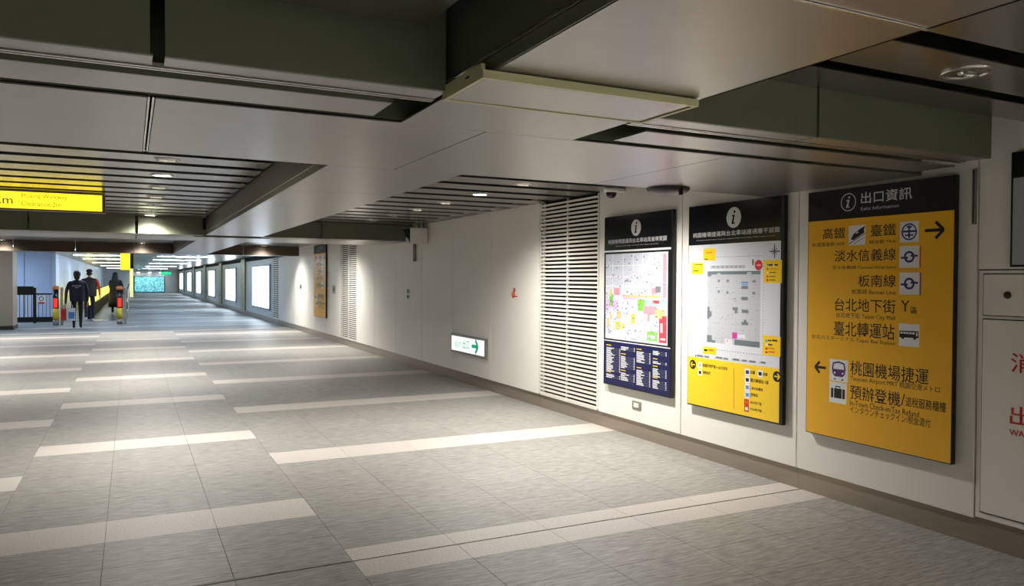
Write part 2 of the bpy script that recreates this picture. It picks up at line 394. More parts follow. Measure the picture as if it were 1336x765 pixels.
# ================================================================== WALL SIGNS (local frame: u to the reader's right, v up, n out of the wall)
XF = 4.255
SIGN_ROT = Matrix(((0, 0, -1, 0), (-1, 0, 0, 0), (0, 1, 0, 0), (0, 0, 0, 1)))
class Sign:
    """a flat board on the right wall; its print is laid out in metres on the board"""
    def __init__(s, name, y_left, y_right, z0, z1, label, cat, xf=XF, thick=.035, group=None):
        s.w, s.h, s.xf = y_left-y_right, z1-z0, xf; s.yl, s.z0 = y_left, z0
        s.root = bpy.data.objects.new(name, None); COL.objects.link(s.root); s.root.empty_display_size = .1
        s.root.matrix_world = Matrix.Translation((xf, y_left, z0)) @ SIGN_ROT
        tag(s.root, label, cat, group); s.th = thick
    def uv(s, px, py):
        p = onx(px, py, s.xf); return (s.yl-p.y, p.z-s.z0)
    def slab(s, name, u0, u1, v0, v1, n0, n1, m, bev=0, parent=None):
        o = link(name, cube_mesh(u1-u0, v1-v0, n1-n0, m, bev), parent or s.root, ((u0+u1)/2, (v0+v1)/2, (n0+n1)/2)); return o
    def poly_mesh(s, name, shapes, n=.001, parent=None, kind=None):
        """shapes: list of (points, material)"""
        bm = bmesh.new(); ms = []
        for i, (pts, m) in enumerate(shapes):
            if m not in ms: ms.append(m)
            a = 0
            for (x0, y0), (x1, y1) in zip(pts, pts[1:]+pts[:1]): a += x0*y1-x1*y0
            if a < 0: pts = pts[::-1]
            try:
                f = bm.faces.new([bm.verts.new((u, v, n+i*3e-6)) for u, v in pts]); f.material_index = ms.index(m)
            except ValueError: pass
        me = bpy.data.meshes.new(name); bm.to_mesh(me); bm.free()
        for m in ms: me.materials.append(MATS[m])
        o = link(name, me, parent or s.root)
        if kind: o['kind'] = kind
        return o
    def text(s, body, lb, rtp, m, n=.0014, name='lettering', parent=None, bold=0):
        """fit a line of type between its lower-left and upper-right corner (board metres)"""
        c = bpy.data.curves.new('type', 'FONT'); c.body = body; c.resolution_u = 2; c.offset = bold
        o = bpy.data.objects.new('type', c); COL.objects.link(o)
        dg = bpy.context.evaluated_depsgraph_get(); me = bpy.data.meshes.new_from_object(o.evaluated_get(dg))
        bpy.data.objects.remove(o); bpy.data.curves.remove(c)
        xs = [v.co.x for v in me.vertices]; ys = [v.co.y for v in me.vertices]
        sx = (rtp[0]-lb[0])/(max(xs)-min(xs)); sy = (rtp[1]-lb[1])/(max(ys)-min(ys)); x0, y0 = min(xs), min(ys)
        for v in me.vertices: v.co = ((v.co.x-x0)*sx, (v.co.y-y0)*sy, 0)
        me.materials.clear(); me.materials.append(MATS[m])
        return link(name, me, parent or s.root, (lb[0], lb[1], n))
def crop(sg, x0, y0, sc): return lambda a, b: sg.uv(x0+a/sc, y0+b/sc)
def rect(u0, v0, u1, v1): return [(u0, v0), (u1, v0), (u1, v1), (u0, v1)]
def ell(c, rx, ry, n=24): return [(c[0]+rx*math.cos(2*math.pi*k/n), c[1]+ry*math.sin(2*math.pi*k/n)) for k in range(n)]
def ring(c, r0, r1, n=28):
    out = []
    for k in range(n):
        a, b = 2*math.pi*k/n, 2*math.pi*(k+1)/n
        out.append([(c[0]+r0*math.cos(a), c[1]+r0*math.sin(a)), (c[0]+r1*math.cos(a), c[1]+r1*math.sin(a)), (c[0]+r1*math.cos(b), c[1]+r1*math.sin(b)), (c[0]+r0*math.cos(b), c[1]+r0*math.sin(b))])
    return out
def bar(p, q, w):
    dx, dy = q[0]-p[0], q[1]-p[1]; L = math.hypot(dx, dy); nx, ny = -dy/L*w/2, dx/L*w/2
    return [(p[0]+nx, p[1]+ny), (q[0]+nx, q[1]+ny), (q[0]-nx, q[1]-ny), (p[0]-nx, p[1]-ny)]
def info_i(sg, c, r, mark, inverse=None):
    """the slanted i of an information emblem"""
    sh = [(ell((c[0]+r*.10, c[1]+r*.52), r*.13, r*.13, 14), mark)]
    sh += [([(c[0]-r*.22, c[1]+r*.26), (c[0]+r*.16, c[1]+r*.26), (c[0]-r*.02, c[1]-r*.48), (c[0]+r*.18, c[1]-r*.44), (c[0]+r*.14, c[1]-r*.58), (c[0]-r*.30, c[1]-r*.62), (c[0]-r*.10, c[1]+r*.12), (c[0]-r*.25, c[1]+r*.14)], mark)]
    return sh
def arrow(c, L, wd, d, m):
    """arrow of length L pointing d (+1 right, -1 left)"""
    tip = (c[0]+d*L/2, c[1]); h = L*.42
    return [(bar((c[0]-d*L/2, c[1]), (tip[0]-d*wd*.6, c[1]), wd), m), (bar(tip, (tip[0]-d*h, c[1]+h), wd), m), (bar(tip, (tip[0]-d*h, c[1]-h), wd), m), (ell((tip[0]-d*wd*.25, tip[1]), wd*.5, wd*.5, 10), m)]

def emblem(kind, r):
    """square pictogram inside rectangle r=(u0,v0,u1,v1)"""
    u0, v0, u1, v1 = r; W, Hh = u1-u0, v1-v0
    P = lambda x, y: (u0+x*W, v0+y*Hh)
    sh = [(rect(*r), 'print_white')]
    if kind == 'fast_train':
        sh += [([P(.12, .30), P(.30, .58), P(.62, .78), P(.98, .96), P(.90, .74), P(.95, .62), P(.62, .44), P(.30, .26)], 'print_black'),
               ([P(.42, .62), P(.56, .70), P(.58, .64), P(.46, .57)], 'print_white'), (bar(P(.02, .08), P(.98, .56), W*.035), 'print_black'), (bar(P(.30, .06), P(.98, .40), W*.02), 'print_black')]
    if kind == 'railway':
        c = P(.5, .5)
        sh += [(q, 'p_darkblue') for q in ring(c, W*.34, W*.41)]
        sh += [(bar(P(.14, .52), P(.86, .52), W*.09), 'p_darkblue'), (bar(P(.5, .2), P(.5, .62), W*.09), 'p_darkblue'), (bar(P(.28, .34), P(.72, .34), W*.07), 'p_darkblue'),
               ([P(.34, .76), P(.5, .62), P(.66, .76), P(.6, .8), P(.5, .7), P(.4, .8)], 'p_darkblue'), (ell(P(.5, .76), W*.05, W*.05, 10), 'p_darkblue')]
    if kind.startswith('metro'):
        col = 'p_darkblue' if kind == 'metro_blue' else 'p_purple'
        c = P(.5, .5)
        sh += [(q, 'p_darkblue') for q in ring(c, W*.17, W*.27)]
        sh += [(bar(P(.08, .46), P(.42, .46), W*.09), col), (bar(P(.58, .54), P(.93, .54), W*.09), col), ([P(.30, .34), P(.46, .46), P(.34, .5)], 'p_darkblue'), ([P(.70, .66), P(.54, .54), P(.66, .5)], 'p_darkblue')]
        sh += [(rect(u1+W*.03, v0, u1+W*.08, v1), 'p_red' if col == 'p_purple' else 'p_darkblue')]
    if kind == 'bus':
        sh += [([P(.03, .38), P(.03, .68), P(.95, .70), P(.97, .40)], 'print_black')]
        for k in range(5): sh += [(rect(*P(.08+k*.145, .55), *P(.19+k*.145, .64)), 'print_white')]
        sh += [(rect(*P(.84, .48), *P(.91, .65)), 'print_white'), (ell(P(.2, .38), W*.07, W*.07, 12), 'print_black'), (ell(P(.78, .38), W*.07, W*.07, 12), 'print_black')]
    if kind == 'tram':
        sh += [([P(.16, .34), P(.12, .6), P(.18, .86), P(.5, .93), P(.82, .86), P(.88, .6), P(.84, .34), P(.72, .22), P(.28, .22)], 'p_purple'),
               ([P(.2, .56), P(.24, .8), P(.5, .85), P(.76, .8), P(.8, .56)], 'print_white'), (ell(P(.28, .38), W*.05, W*.05, 10), 'print_white'), (ell(P(.72, .38), W*.05, W*.05, 10), 'print_white'),
               (bar(P(.24, .12), P(.34, .06), W*.06), 'p_purple'), (bar(P(.76, .12), P(.66, .06), W*.06), 'p_purple')]
    if kind == 'luggage':
        sh += [(rect(*P(.1, .24), *P(.9, .7)), 'print_black'), (rect(*P(.24, .24), *P(.28, .7)), 'print_white'), (rect(*P(.72, .24), *P(.76, .7)), 'print_white')]
        sh += [(bar(P(.38, .70), P(.38, .8), W*.05), 'print_black'), (bar(P(.62, .70), P(.62, .8), W*.05), 'print_black'), (bar(P(.36, .8), P(.64, .8), W*.05), 'print_black')]
    return sh

def exit_board(name, yl, yr, z0, z1, label, near):
    sg = Sign(name, yl, yr, z0, z1, label, 'sign'); W, Hh = sg.w, sg.h
    sg.slab('board', 0, W, 0, Hh, -.035, 0, 'black_frame', .002)
    hv = Hh*(1.925-.43)/(2.13-.43)
    sg.slab('yellow_face', .006, W-.006, .006, hv, 0, .0008, 'sign_yellow')
    sg.slab('header', .006, W-.006, hv, Hh-.004, 0, .0008, 'black_frame')
    return sg, hv
ex, hv = exit_board('exit_directory_sign', 3.876, 2.806, .440, 2.121, 'large yellow exit directory with black header beside the red lettered cabinet', True)
A = crop(ex, 1045, 225, 3.922); B = crop(ex, 1045, 410, 3.824)
def T_(f, body, xl, yb, xr, yt, m='print_black', bold=.0): ex.text(body, f(xl, yb), f(xr, yt), m, bold=bold)
c = A(243, 153); r_ = .060
ex.poly_mesh('info_emblem', [(q, 'header_grey') for q in ring(c, r_*.9, r_)] + info_i(ex, c, r_, 'header_grey'))
T_(A, '出口資訊', 307, 162, 570, 72, 'header_grey', .008); T_(A, 'Exits Information', 307, 196, 502, 160, 'header_grey')
T_(A, '高鐵', 112, 345, 228, 280, bold=.004); T_(A, '高速鐵道駅 HSR', 58, 383, 226, 354)
T_(A, '臺鐵', 357, 330, 487, 260, bold=.004); T_(A, '鐵道駅 TRA', 350, 366, 487, 342)
T_(A, '淡水信義線', 173, 458, 487, 387, bold=.004); T_(A, '淡水信義線 Tamsui-Xinyi Line', 160, 499, 487, 474)
T_(A, '板南線', 293, 586, 487, 524, bold=.004); T_(A, '板南線 Bannan Line', 260, 623, 485, 601)
T_(A, '台北地下街', 173, 708, 485, 652, bold=.004); T_(A, '台北地下街 Taipei City Mall', 180, 746, 483, 731)
T_(A, 'Y', 512, 712, 557, 656); T_(A, '區', 563, 722, 595, 690, bold=.004)
T_(B, '臺北轉運站', 165, 106, 468, 52, bold=.004); T_(B, '台北バスターミナル Taipei Bus Station', 55, 124, 470, 134)
T_(B, '桃園機場捷運', 247, 303, 638, 276, bold=.004); T_(B, 'Taoyuan Airport MRT 桃園空港メトロ', 247, 336, 693, 363)
T_(B, '預辦登機', 245, 422, 497, 390, bold=.004); T_(B, '/', 500, 455, 520, 400); T_(B, '退稅服務櫃檯', 522, 460, 725, 442, bold=.004)
T_(B, 'In-Town Check-in/Tax Refund', 245, 455, 590, 486); T_(B, 'インタウンチェックイン/税金還付', 245, 492, 648, 526)
def icon(kind, f, a0, b0, a1, b1):
    u0, v0 = f(a0, b1); u1, v1 = f(a1, b0); s = ((u1-u0)+(v1-v0))/4; cu, cv = (u0+u1)/2, (v0+v1)/2
    ex.poly_mesh('pictogram', emblem(kind, (cu-s, cv-s, cu+s, cv+s)))
icon('fast_train', A, 243, 270, 333, 372); icon('railway', A, 503, 250, 607, 357); icon('metro_red', A, 503, 375, 607, 488); icon('metro_blue', A, 503, 513, 607, 625)
icon('bus', B, 490, 50, 590, 160); icon('tram', B, 147, 228, 231, 335); icon('luggage', B, 143, 345, 227, 440)
u0, v0 = A(503, 726); u1, v1 = A(607, 650)
ex.poly_mesh('zone_box', [(bar((u0, v0), (u1, v0), .003), 'plan_yellow'), (bar((u0, v1), (u1, v1), .003), 'plan_yellow'), (bar((u0, v0), (u0, v1), .003), 'plan_yellow'), (bar((u1, v0), (u1, v1), .003), 'plan_yellow')])
ex.poly_mesh('arrow', arrow(A(682, 296), .118, .019, 1, 'print_black')); ex.poly_mesh('arrow', arrow(B(98, 266), .092, .018, -1, 'print_black'))

# ---- far copy of the directory, seen edge on
fx, hv2 = exit_board('exit_directory_sign', 20.1, 18.75, .53, 2.36, 'distant narrow yellow exit directory beyond the second louvre', False)
k = fx.w/ex.w
for ch in list(ex.root.children):
    if ch.name.split('.')[0] in ('board', 'yellow_face', 'header'): continue
    q = ch.copy(); COL.objects.link(q); q.parent = fx.root
    q.location = (ch.location.x*k, ch.location.y*fx.h/ex.h, ch.location.z+.0005); q.scale = (k, fx.h/ex.h, 1)

# ---- station floor plan board
pl = Sign('floor_plan_board', 5.160, 4.095, .445, 2.130, 'white floor plan board with yellow lower band and black title header', 'sign')
pl.slab('board', 0, pl.w, 0, pl.h, -.035, 0, 'black_frame', .002)
C5 = crop(pl, 890, 260, 5.462); C6 = crop(pl, 890, 400, 4.78)
vh = C5(400, 312)[1]; vy = C6(340, 352)[1]
pl.slab('header', .006, pl.w-.03, vh, pl.h-.006, 0, .0008, 'black_gloss')
pl.slab('plan_face', .006, pl.w-.03, vy, vh, 0, .0008, 'plan_base')
pl.slab('yellow_band', .006, pl.w-.03, .012, vy, 0, .0008, 'plan_yellow')
c = C5(368, 130); pl.poly_mesh('info_emblem', [(ell(c, .082, .082, 28), 'header_grey')] + info_i(pl, c, .085, 'black_gloss'), n=.0012)
pl.text('桃園機場捷運與台北車站連通層平面圖', C5(78, 278), C5(697, 195), 'header_grey', bold=.004)
pl.text('Passageway Between Taoyuan Airport MRT and Taipei Main Station Level', C5(105, 300), C5(660, 256), 'header_grey')
# plan drawing
def q5(a0, b0, a1, b1, m): u0, v0 = C5(a0, b1); u1, v1 = C5(a1, b0); return (rect(u0, v0, u1, v1), m)
def q6(a0, b0, a1, b1, m): u0, v0 = C6(a0, b1); u1, v1 = C6(a1, b0); return (rect(u0, v0, u1, v1), m)
U0, V1 = C5(182, 520); U1, V0 = C6(488, 250)
V0 = C6(160, 222)[1]; V1 = C5(182, 515)[1]; U1 = C5(560, 520)[0]
PW, PH = U1-U0, V1-V0
S = [(rect(U0, V0, U1, V1), 'plan_floor')]
def pr(x0, y0, x1, y1, m): return (rect(U0+x0*PW, V0+y0*PH, U0+x1*PW, V0+y1*PH), m)
S += [pr(0, .955, 1, 1, 'plan_dark'), pr(.20, .955, .26, .975, 'plan_floor'), pr(.76, .955, .84, .985, 'plan_floor'), pr(.0, .93, .08, .956, 'plan_dark')]
for i in range(8):
    S.append(pr(.06+i*.125, 0, .063+i*.125, .95, 'print_grey'))
for i in range(13): S.append(pr(0, .07+i*.07, 1, .0725+i*.07, 'print_grey'))
for x, y, a, b, m in ((.21, .85, .04, .035, 'plan_dark'), (.38, .85, .045, .035, 'plan_dark'), (.86, .85, .05, .03, 'plan_dark'), (.66, .835, .12, .012, 'p_blue'), (.66, .81, .12, .012, 'p_blue'), (.66, .85, .12, .006, 'p_darkblue'),
                      (.66, .76, .12, .04, 'plan_dark'), (.21, .70, .04, .035, 'plan_dark'), (.38, .69, .04, .035, 'plan_dark'), (.86, .69, .05, .035, 'plan_dark'), (.66, .61, .12, .045, 'plan_dark'), (.52, .62, .04, .012, 'plan_dark'),
                      (.5, .47, .10, .04, 'plan_dark'), (.54, .43, .05, .04, 'plan_dark'), (.67, .44, .12, .045, 'plan_dark'), (.67, .28, .12, .04, 'plan_dark'), (.71, .32, .05, .03, 'plan_dark'),
                      (.0, .33, .05, .17, 'plan_dark'), (.05, .36, .04, .08, 'plan_dark'), (0, 0, .10, .10, 'plan_dark'), (.10, .0, .07, .035, 'plan_dark'), (.54, .0, .46, .075, 'plan_dark'), (.5, .085, .09, .085, 'p_mag'), (.6, .1, .14, .05, 'plan_base'), (.36, .0, .14, .07, 'plan_base'), (.39, .03, .03, .03, 'p_pink')):
    S.append(pr(x, y, x+a, y+b, m))
random.seed(3)
for i in range(70):                                              # fine specks of lettering too small to read
    x, y = random.random()*.95, random.random()*.95; S.append(pr(x, y, x+.012+.02*random.random(), y+.006, 'print_lines'))
# dashed outline round the plan and the strip drawn above it
def dash(p, q, n, m='print_lines', wd=.004):
    for k in range(n):
        a = (p[0]+(q[0]-p[0])*k/n, p[1]+(q[1]-p[1])*k/n); b = (p[0]+(q[0]-p[0])*(k+.5)/n, p[1]+(q[1]-p[1])*(k+.5)/n); S.append((bar(a, b, wd), m))
o0 = (U0-.035, V0-.055); o1 = (U1+.03, V1+.115)
dash(o0, (o1[0], o0[1]), 22); dash((o0[0], o1[1]), o1, 22); dash(o0, (o0[0], o1[1]), 34); dash((o1[0], o0[1]), o1, 34)
S += [q5(205, 470, 450, 495, 'print_grey'), q5(212, 476, 446, 489, 'plan_floor')]
for k in range(7): S.append(q5(220+k*32, 478, 230+k*32, 487, 'print_lines'))
S += [q5(152, 350, 240, 440, 'plan_yellow'), q5(68, 452, 150, 535, 'plan_yellow'), q5(582, 432, 712, 598, 'plan_yellow'), q6(503, 190, 615, 302, 'plan_yellow'), q6(130, 258, 212, 292, 'plan_yellow')]
for a, b, x, y, m in ((172, 378, 44, 7, 'p_red'), (162, 424, 22, 8, 'print_black'), (90, 465, 55, 6, 'print_black'), (85, 478, 40, 5, 'print_grey'), (80, 508, 38, 6, 'print_black'), (605, 462, 78, 14, 'print_black'), (606, 466, 14, 12, 'p_blue'), (648, 464, 10, 14, 'print_white'),
                      (604, 492, 12, 10, 'print_black'), (622, 494, 66, 6, 'p_red'), (604, 518, 12, 10, 'print_white'), (622, 520, 50, 6, 'print_black'), (602, 545, 14, 12, 'p_red'), (622, 548, 45, 6, 'print_black'), (602, 570, 14, 14, 'p_red'), (622, 574, 44, 6, 'print_black')):
    S.append(q5(a, b, a+x, b+y, m))
for a, b, x, y, m in ((520, 208, 14, 14, 'p_blue'), (536, 210, 22, 7, 'print_black'), (562, 210, 32, 7, 'print_black'), (522, 234, 12, 10, 'print_white'), (536, 236, 28, 6, 'print_black'), (520, 258, 14, 12, 'p_red'), (538, 260, 40, 5, 'p_orange2'), (520, 280, 14, 12, 'p_red'), (538, 282, 40, 5, 'p_orange2'),
                      (138, 268, 20, 10, 'print_black'), (164, 270, 34, 6, 'p_orange2')):
    S.append(q6(a, b, a+x, b+y, m))
for k, a in enumerate((92, 140, 212, 258, 318, 374, 420, 492)): S.append(q6(a, 305+k*6, a+(30 if k % 2 else 40), 312+k*6, 'print_lines')); S.append(q6(a-10, 304+k*6, a-3, 312+k*6, 'p_darkblue' if k == 0 else 'print_grey'))
c = C5(546, 470); S.append((ell(c, .040, .040, 16), 'p_red')); S.append((bar((c[0]-.022, c[1]), (c[0]+.022, c[1]), .014), 'p_pink'))
c = C5(660, 372)
for k in range(8):
    a = k*math.pi/4; L = .05 if k % 2 == 0 else .032; S.append((bar(c, (c[0]+L*math.cos(a), c[1]+L*math.sin(a)), .008), 'print_lines' if k % 2 else 'print_black'))
S.append((bar(C5(505, 428), C5(505, 470), .012), 'print_black')); S.append((bar(C5(505, 440), C5(540, 468), .005), 'p_red'))
pl.poly_mesh('plan_print', S, n=.0011)
# yellow band: arrows in discs, pictogram rows and their captions
D = []
for f, d in ((C6(67, 362), -1), (C6(592, 438), 1)):
    D.append((ell(f, .040, .040, 26), 'print_black')); D += arrow(f, .052, .010, d, 'plan_yellow')
D.append((bar(C6(323, 385), C6(323, 640), .003), 'print_black'))
def ic(a, b, s, m1, m2):
    cc = C6(a, b); D.append((rect(cc[0]-s, cc[1]-s, cc[0]+s, cc[1]+s), m1)); D.append((rect(cc[0]-s*.6, cc[1]-s*.5, cc[0]+s*.6, cc[1]+s*.5), m2))
ic(112, 367, .025, 'print_white', 'print_grey'); ic(112, 412, .025, 'print_white', 'print_black')
ic(407, 410, .027, 'print_white', 'p_darkblue'); ic(487, 420, .027, 'print_white', 'print_black'); ic(407, 458, .027, 'print_white', 'print_black'); ic(407, 505, .027, 'print_white', 'p_blue'); ic(407, 552, .027, 'print_white', 'p_blue'); ic(402, 598, .024, 'p_red', 'p_orange2'); ic(402, 638, .024, 'p_red', 'print_white')
D.append(q6(423, 492, 427, 522, 'p_red')); D.append(q6(423, 540, 427, 570, 'p_darkblue'))
pl.poly_mesh('directions_print', D, n=.0012)
for body, a, b, a1, b1 in (('桃園機場捷運 A1台北車站', 130, 377, 283, 378), ('預辦登機', 130, 421, 178, 408), ('台鐵', 427, 420, 455, 402), ('高鐵', 505, 432, 533, 416), ('臺北轉運站 Y區', 427, 470, 540, 465), ('淡水信義線', 432, 518, 505, 512), ('板南線', 430, 560, 473, 546), ('台北地下街', 425, 607, 497, 602), ('中山地下街', 425, 648, 497, 644)):
    pl.text(body, C6(a, b), C6(a1, b1), 'print_black', bold=.01)

# ---- area map board
mp = Sign('area_map_board', 6.455, 5.375, .462, 2.130, 'backlit area map board with black header and navy street index below', 'sign')
mp.slab('board', 0, mp.w, 0, mp.h, -.035, 0, 'black_frame', .002)
C3 = crop(mp, 780, 265, 5.664); C4 = crop(mp, 780, 390, 5.27)
vh = C3(300, 345)[1]; vm0 = C4(270, 306)[1]
mp.slab('header', .005, mp.w-.02, vh+.006, mp.h-.006, 0, .0008, 'black_gloss')
mp.slab('white_rule', .004, mp.w-.02, vh-.012, vh+.006, 0, .001, 'print_white'); mp.slab('white_rule', .004, mp.w-.02, vm0-.012, vm0-.004, 0, .001, 'print_white')
mp.slab('map_face', .03, mp.w-.06, vm0+.012, vh-.03, 0, .0008, 'map_base')
mp.slab('index_face', .005, mp.w-.02, .012, vm0-.012, 0, .0008, 'navy')
c = C3(283, 182); mp.poly_mesh('info_emblem', [(ell(c, .078, .078, 28), 'header_grey')] + info_i(mp, c, .082, 'black_gloss'), n=.0012)
mp.text('桃園機場捷運與台北車站周邊導覽圖', C3(78, 306), C3(510, 240), 'header_grey', bold=.004)
mp.text('Taoyuan Airport MRT and Taipei Main Station Area Map', C3(130, 324), C3(447, 296), 'header_grey')
mu0, mu1, mv0, mv1 = .032, mp.w-.062, vm0+.014, vh-.032
S = []; random.seed(11)
def mr_(x0, y0, x1, y1, m): S.append((rect(mu0+x0*(mu1-mu0), mv0+y0*(mv1-mv0), mu0+x1*(mu1-mu0), mv0+y1*(mv1-mv0)), m))
for x in (.12, .3, .47, .62, .74, .86): mr_(x, 0, x+.008, 1, 'print_white')
for y in (.1, .22, .3, .4, .62, .73, .86): mr_(0, y, 1, y+.008, 'print_white')
for x, y, a, b, m in ((.0, .36, .22, .10, 'p_lav'), (.07, .39, .06, .13, 'p_green'), (.30, .50, .60, .025, 'p_orange'), (.30, .47, .30, .03, 'p_lav'), (.55, .35, .12, .13, 'p_green'), (.66, .40, .30, .09, 'p_sky'), (.64, .32, .20, .09, 'p_pink'), (.82, .28, .14, .10, 'p_orange'), (.78, .44, .10, .035, 'p_hot'),
                      (.15, .52, .10, .08, 'p_pink'), (.08, .5, .03, .08, 'p_lime'), (.93, .50, .05, .48, 'p_pink'), (.76, .54, .1, .07, 'p_pink'), (.82, .56, .08, .07, 'plan_dark'), (.2, .25, .07, .08, 'p_orange'), (.02, .15, .05, .09, 'p_orange'), (.17, .12, .10, .09, 'p_lime'), (.28, .13, .05, .06, 'p_lime'), (.08, .24, .04, .05, 'p_orange'),
                      (.44, .2, .07, .11, 'p_lime'), (.6, .22, .04, .04, 'p_lav'), (.7, .24, .04, .08, 'p_pink'), (.88, .02, .11, .26, 'p_hot'), (.92, .26, .07, .05, 'p_hot'), (.9, .05, .07, .02, 'print_white'), (.9, .13, .03, .1, 'print_white'), (.70, .03, .16, .10, 'p_green'), (.72, .05, .1, .04, 'print_white')):
    mr_(x, y, x+a, y+b, m)
for i in range(330):
    x, y = random.random()*.97, random.random()*.97; s = .008+.02*random.random()
    if .88 < x and y < .3: continue
    mr_(x, y, x+s, y+.006+.012*random.random(), random.choice(['print_lines', 'print_lines', 'plan_dark', 'print_grey', 'p_lav', 'p_hot' if i % 9 == 0 else 'print_grey']))
mp.poly_mesh('map_print', S, n=.0011)
S = []
for col, (a, segs) in enumerate(((60, ((0, 2, 1), (2, 18, 0), (20, 2, 1), (22, 3, 0))), (160, ((0, 3, 0), (5, 2, 1), (7, 9, 0), (17, 2, 1), (19, 6, 0))), (268, ((0, 2, 1), (2, 8, 0), (13, 2, 1), (15, 11, 0))), (380, ((0, 3, 0), (5, 2, 1), (7, 2, 0), (10, 2, 1), (12, 6, 0), (18, 2, 1), (20, 6, 0))))):
    u0 = C4(a, 320)[0]; u1 = C4(a+95, 320)[0]; vt = vm0-.05; step = (vm0-.09)/27
    for s0, n, hd in segs:
        for k in range(n if not hd else 1):
            v = vt-(s0+k)*step; L = (u1-u0)*(.35 if hd else .3+.3*random.random())
            S.append((rect(u0, v-step*.55, u0+L, v), 'plan_yellow' if hd else 'print_white'))
            if not hd: S.append((rect(u0+L+.01, v-step*.5, u1-.02, v-step*.38), 'print_lines')); S.append((rect(u1-.016, v-step*.5, u1, v-step*.08), 'print_white'))
mp.poly_mesh('index_print', S, n=.0011)

# ---- poster at the right edge
po = Sign('poster_frame', 2.505, 1.75, 1.585, 2.205, 'grey poster in a black frame above the red lettered cabinet', 'poster', xf=4.27, thick=.02)
po.slab('frame', 0, po.w, 0, po.h, -.025, 0, 'black_frame', .002); po.slab('sheet', .012, po.w-.012, .012, po.h-.14, 0, .0008, 'print_grey')
po.text('乘客須知', (.095, po.h-.09), (.46, po.h-.03), 'header_grey'); po.text('Notice to Passengers', (.095, po.h-.125), (.5, po.h-.103), 'header_grey')
po.text('注意', (.09, .06), (.17, .085), 'p_red')

# ---- hydrant cabinet, built flush into the wall
cab = thing('hydrant_cabinet', (XW, 2.05, 0), 'white flush wall cabinet with red characters and a small hatch above', 'cabinet')
box('carcass', XW+.004, XW+.045, 1.404, 2.694, .165, 1.568, 'wall_white', cab, bev=.002)
box('door', XW-.004, XW+.002, 1.45, 2.662, .205, 1.292, 'wall_white', cab, bev=.002)
hd = box('hatch', XW-.004, XW+.002, 1.45, 2.662, 1.318, 1.545, 'wall_white', cab, bev=.002)
for (a, b, c0, c1) in ((1.445, 2.667, .199, .204), (1.445, 2.667, 1.2925, 1.2975), (1.445, 2.667, 1.3125, 1.3175), (1.445, 2.667, 1.5455, 1.5505)): box('gap_line', XW+.001, XW+.0042, a, b, c0, c1, 'joint_dark', cab)
for (c0, c1) in ((.199, 1.297), (1.313, 1.55)): box('gap_line', XW+.001, XW+.0042, 2.6625, 2.667, c0, c1, 'joint_dark', cab)
kb = from_bm('knob', lathe([(0, .012), (.012, .011), (.019, .006), (.021, 0)], 20), 'brown_cap', hd, (-.003, 2.53-2.056, 0), smooth=True); kb.rotation_euler = (0, -math.pi/2, 0)
class CabinetText(Sign):
    pass
ct = Sign.__new__(CabinetText); ct.w = ct.h = 1; ct.xf = XW-.004; ct.yl = 2.5; ct.z0 = .6
pan = link('red_lettering', None, cab); pan.matrix_local = Matrix.Translation((-.0055, 2.5-2.05, .6)) @ SIGN_ROT; pan.empty_display_size = .05
ct.root = pan
def red(body, y, z0, z1, wd): ct.text(body, (ct.yl-y, z0-ct.z0), (ct.yl-y+wd, z1-ct.z0), 'red_paint', n=0, bold=.006 if ord(body[0]) > 255 else .01)
red('消防栓', 2.505, 1.012, 1.118, .40); red('出水口', 2.505, .725, .83, .40); red('WATER OUTLET', 2.507, .667, .700, .34)

# ---- small wall fittings
def wall_plate(name, y0, y1, z0, z1, m, label, cat, m2=None, part='insert'):
    t = thing(name, (XW, (y0+y1)/2, z0), label, cat)
    box('plate', XW-.008, XW, y0, y1, z0, z1, m, t, bev=.002)
    dy, dz = (y1-y0)*.22, (z1-z0)*.22
    if m2: box(part, XW-.011, XW-.0081, y0+dy, y1-dy, z0+dz, z1-dz, m2, t, bev=.001)
    return t
wall_plate('socket_plate', 5.875, 6.015, .275, .352, 'grey_plate', 'small grey socket plate low on the wall under the area map', 'socket', 'white_plastic', 'cover')
st = thing('hydrant_sticker', (XW, 8.55, 1.28), 'small red and orange sticker on the white wall left of the louvre', 'sticker')
SG = Sign.__new__(Sign); SG.root = st
bm = bmesh.new()
for (y, z, r) in ((8.55, 1.31, .05),):
    from_bm('red_mark', lathe([(0, .003), (.045, .003), (.047, 0)], 20), 'p_orange2', st, (0, .03, .035), smooth=False).rotation_euler = (0, -math.pi/2, 0)
    from_bm('red_mark', lathe([(0, .005), (.026, .005), (.028, .001)], 20), 'p_red', st, (0, .0, .095), smooth=False).rotation_euler = (0, -math.pi/2, 0)
    box('red_mark', XW-.004, XW, 8.47, 8.60, 1.285, 1.302, 'red_paint', st)
bm.free()
wall_plate('key_switch', 12.60, 12.70, 1.255, 1.33, 'grey_plate', 'tiny grey key switch on the wall below the white speaker box, upper', 'switch', 'dark_plastic', 'keyhole')
wall_plate('key_switch', 12.60, 12.70, 1.165, 1.225, 'grey_plate', 'tiny grey key switch on the wall below the white speaker box, lower', 'switch', 'dark_plastic', 'keyhole')
wall_plate('key_switch', 17.95, 18.2, 1.15, 1.34, 'grey_plate', 'grey plate between the second louvre and the distant yellow directory', 'switch', 'dark_plastic', 'keyhole')
wall_plate('key_switch', 21.9, 22.15, 1.2, 1.35, 'grey_plate', 'grey plate on the wall beyond the distant yellow directory', 'switch', 'dark_plastic', 'keyhole')
cn = thing('cable_channel', (XW, 2.72, 1.83), 'short grey metal channel hanging on the wall beside the exit directory', 'conduit')
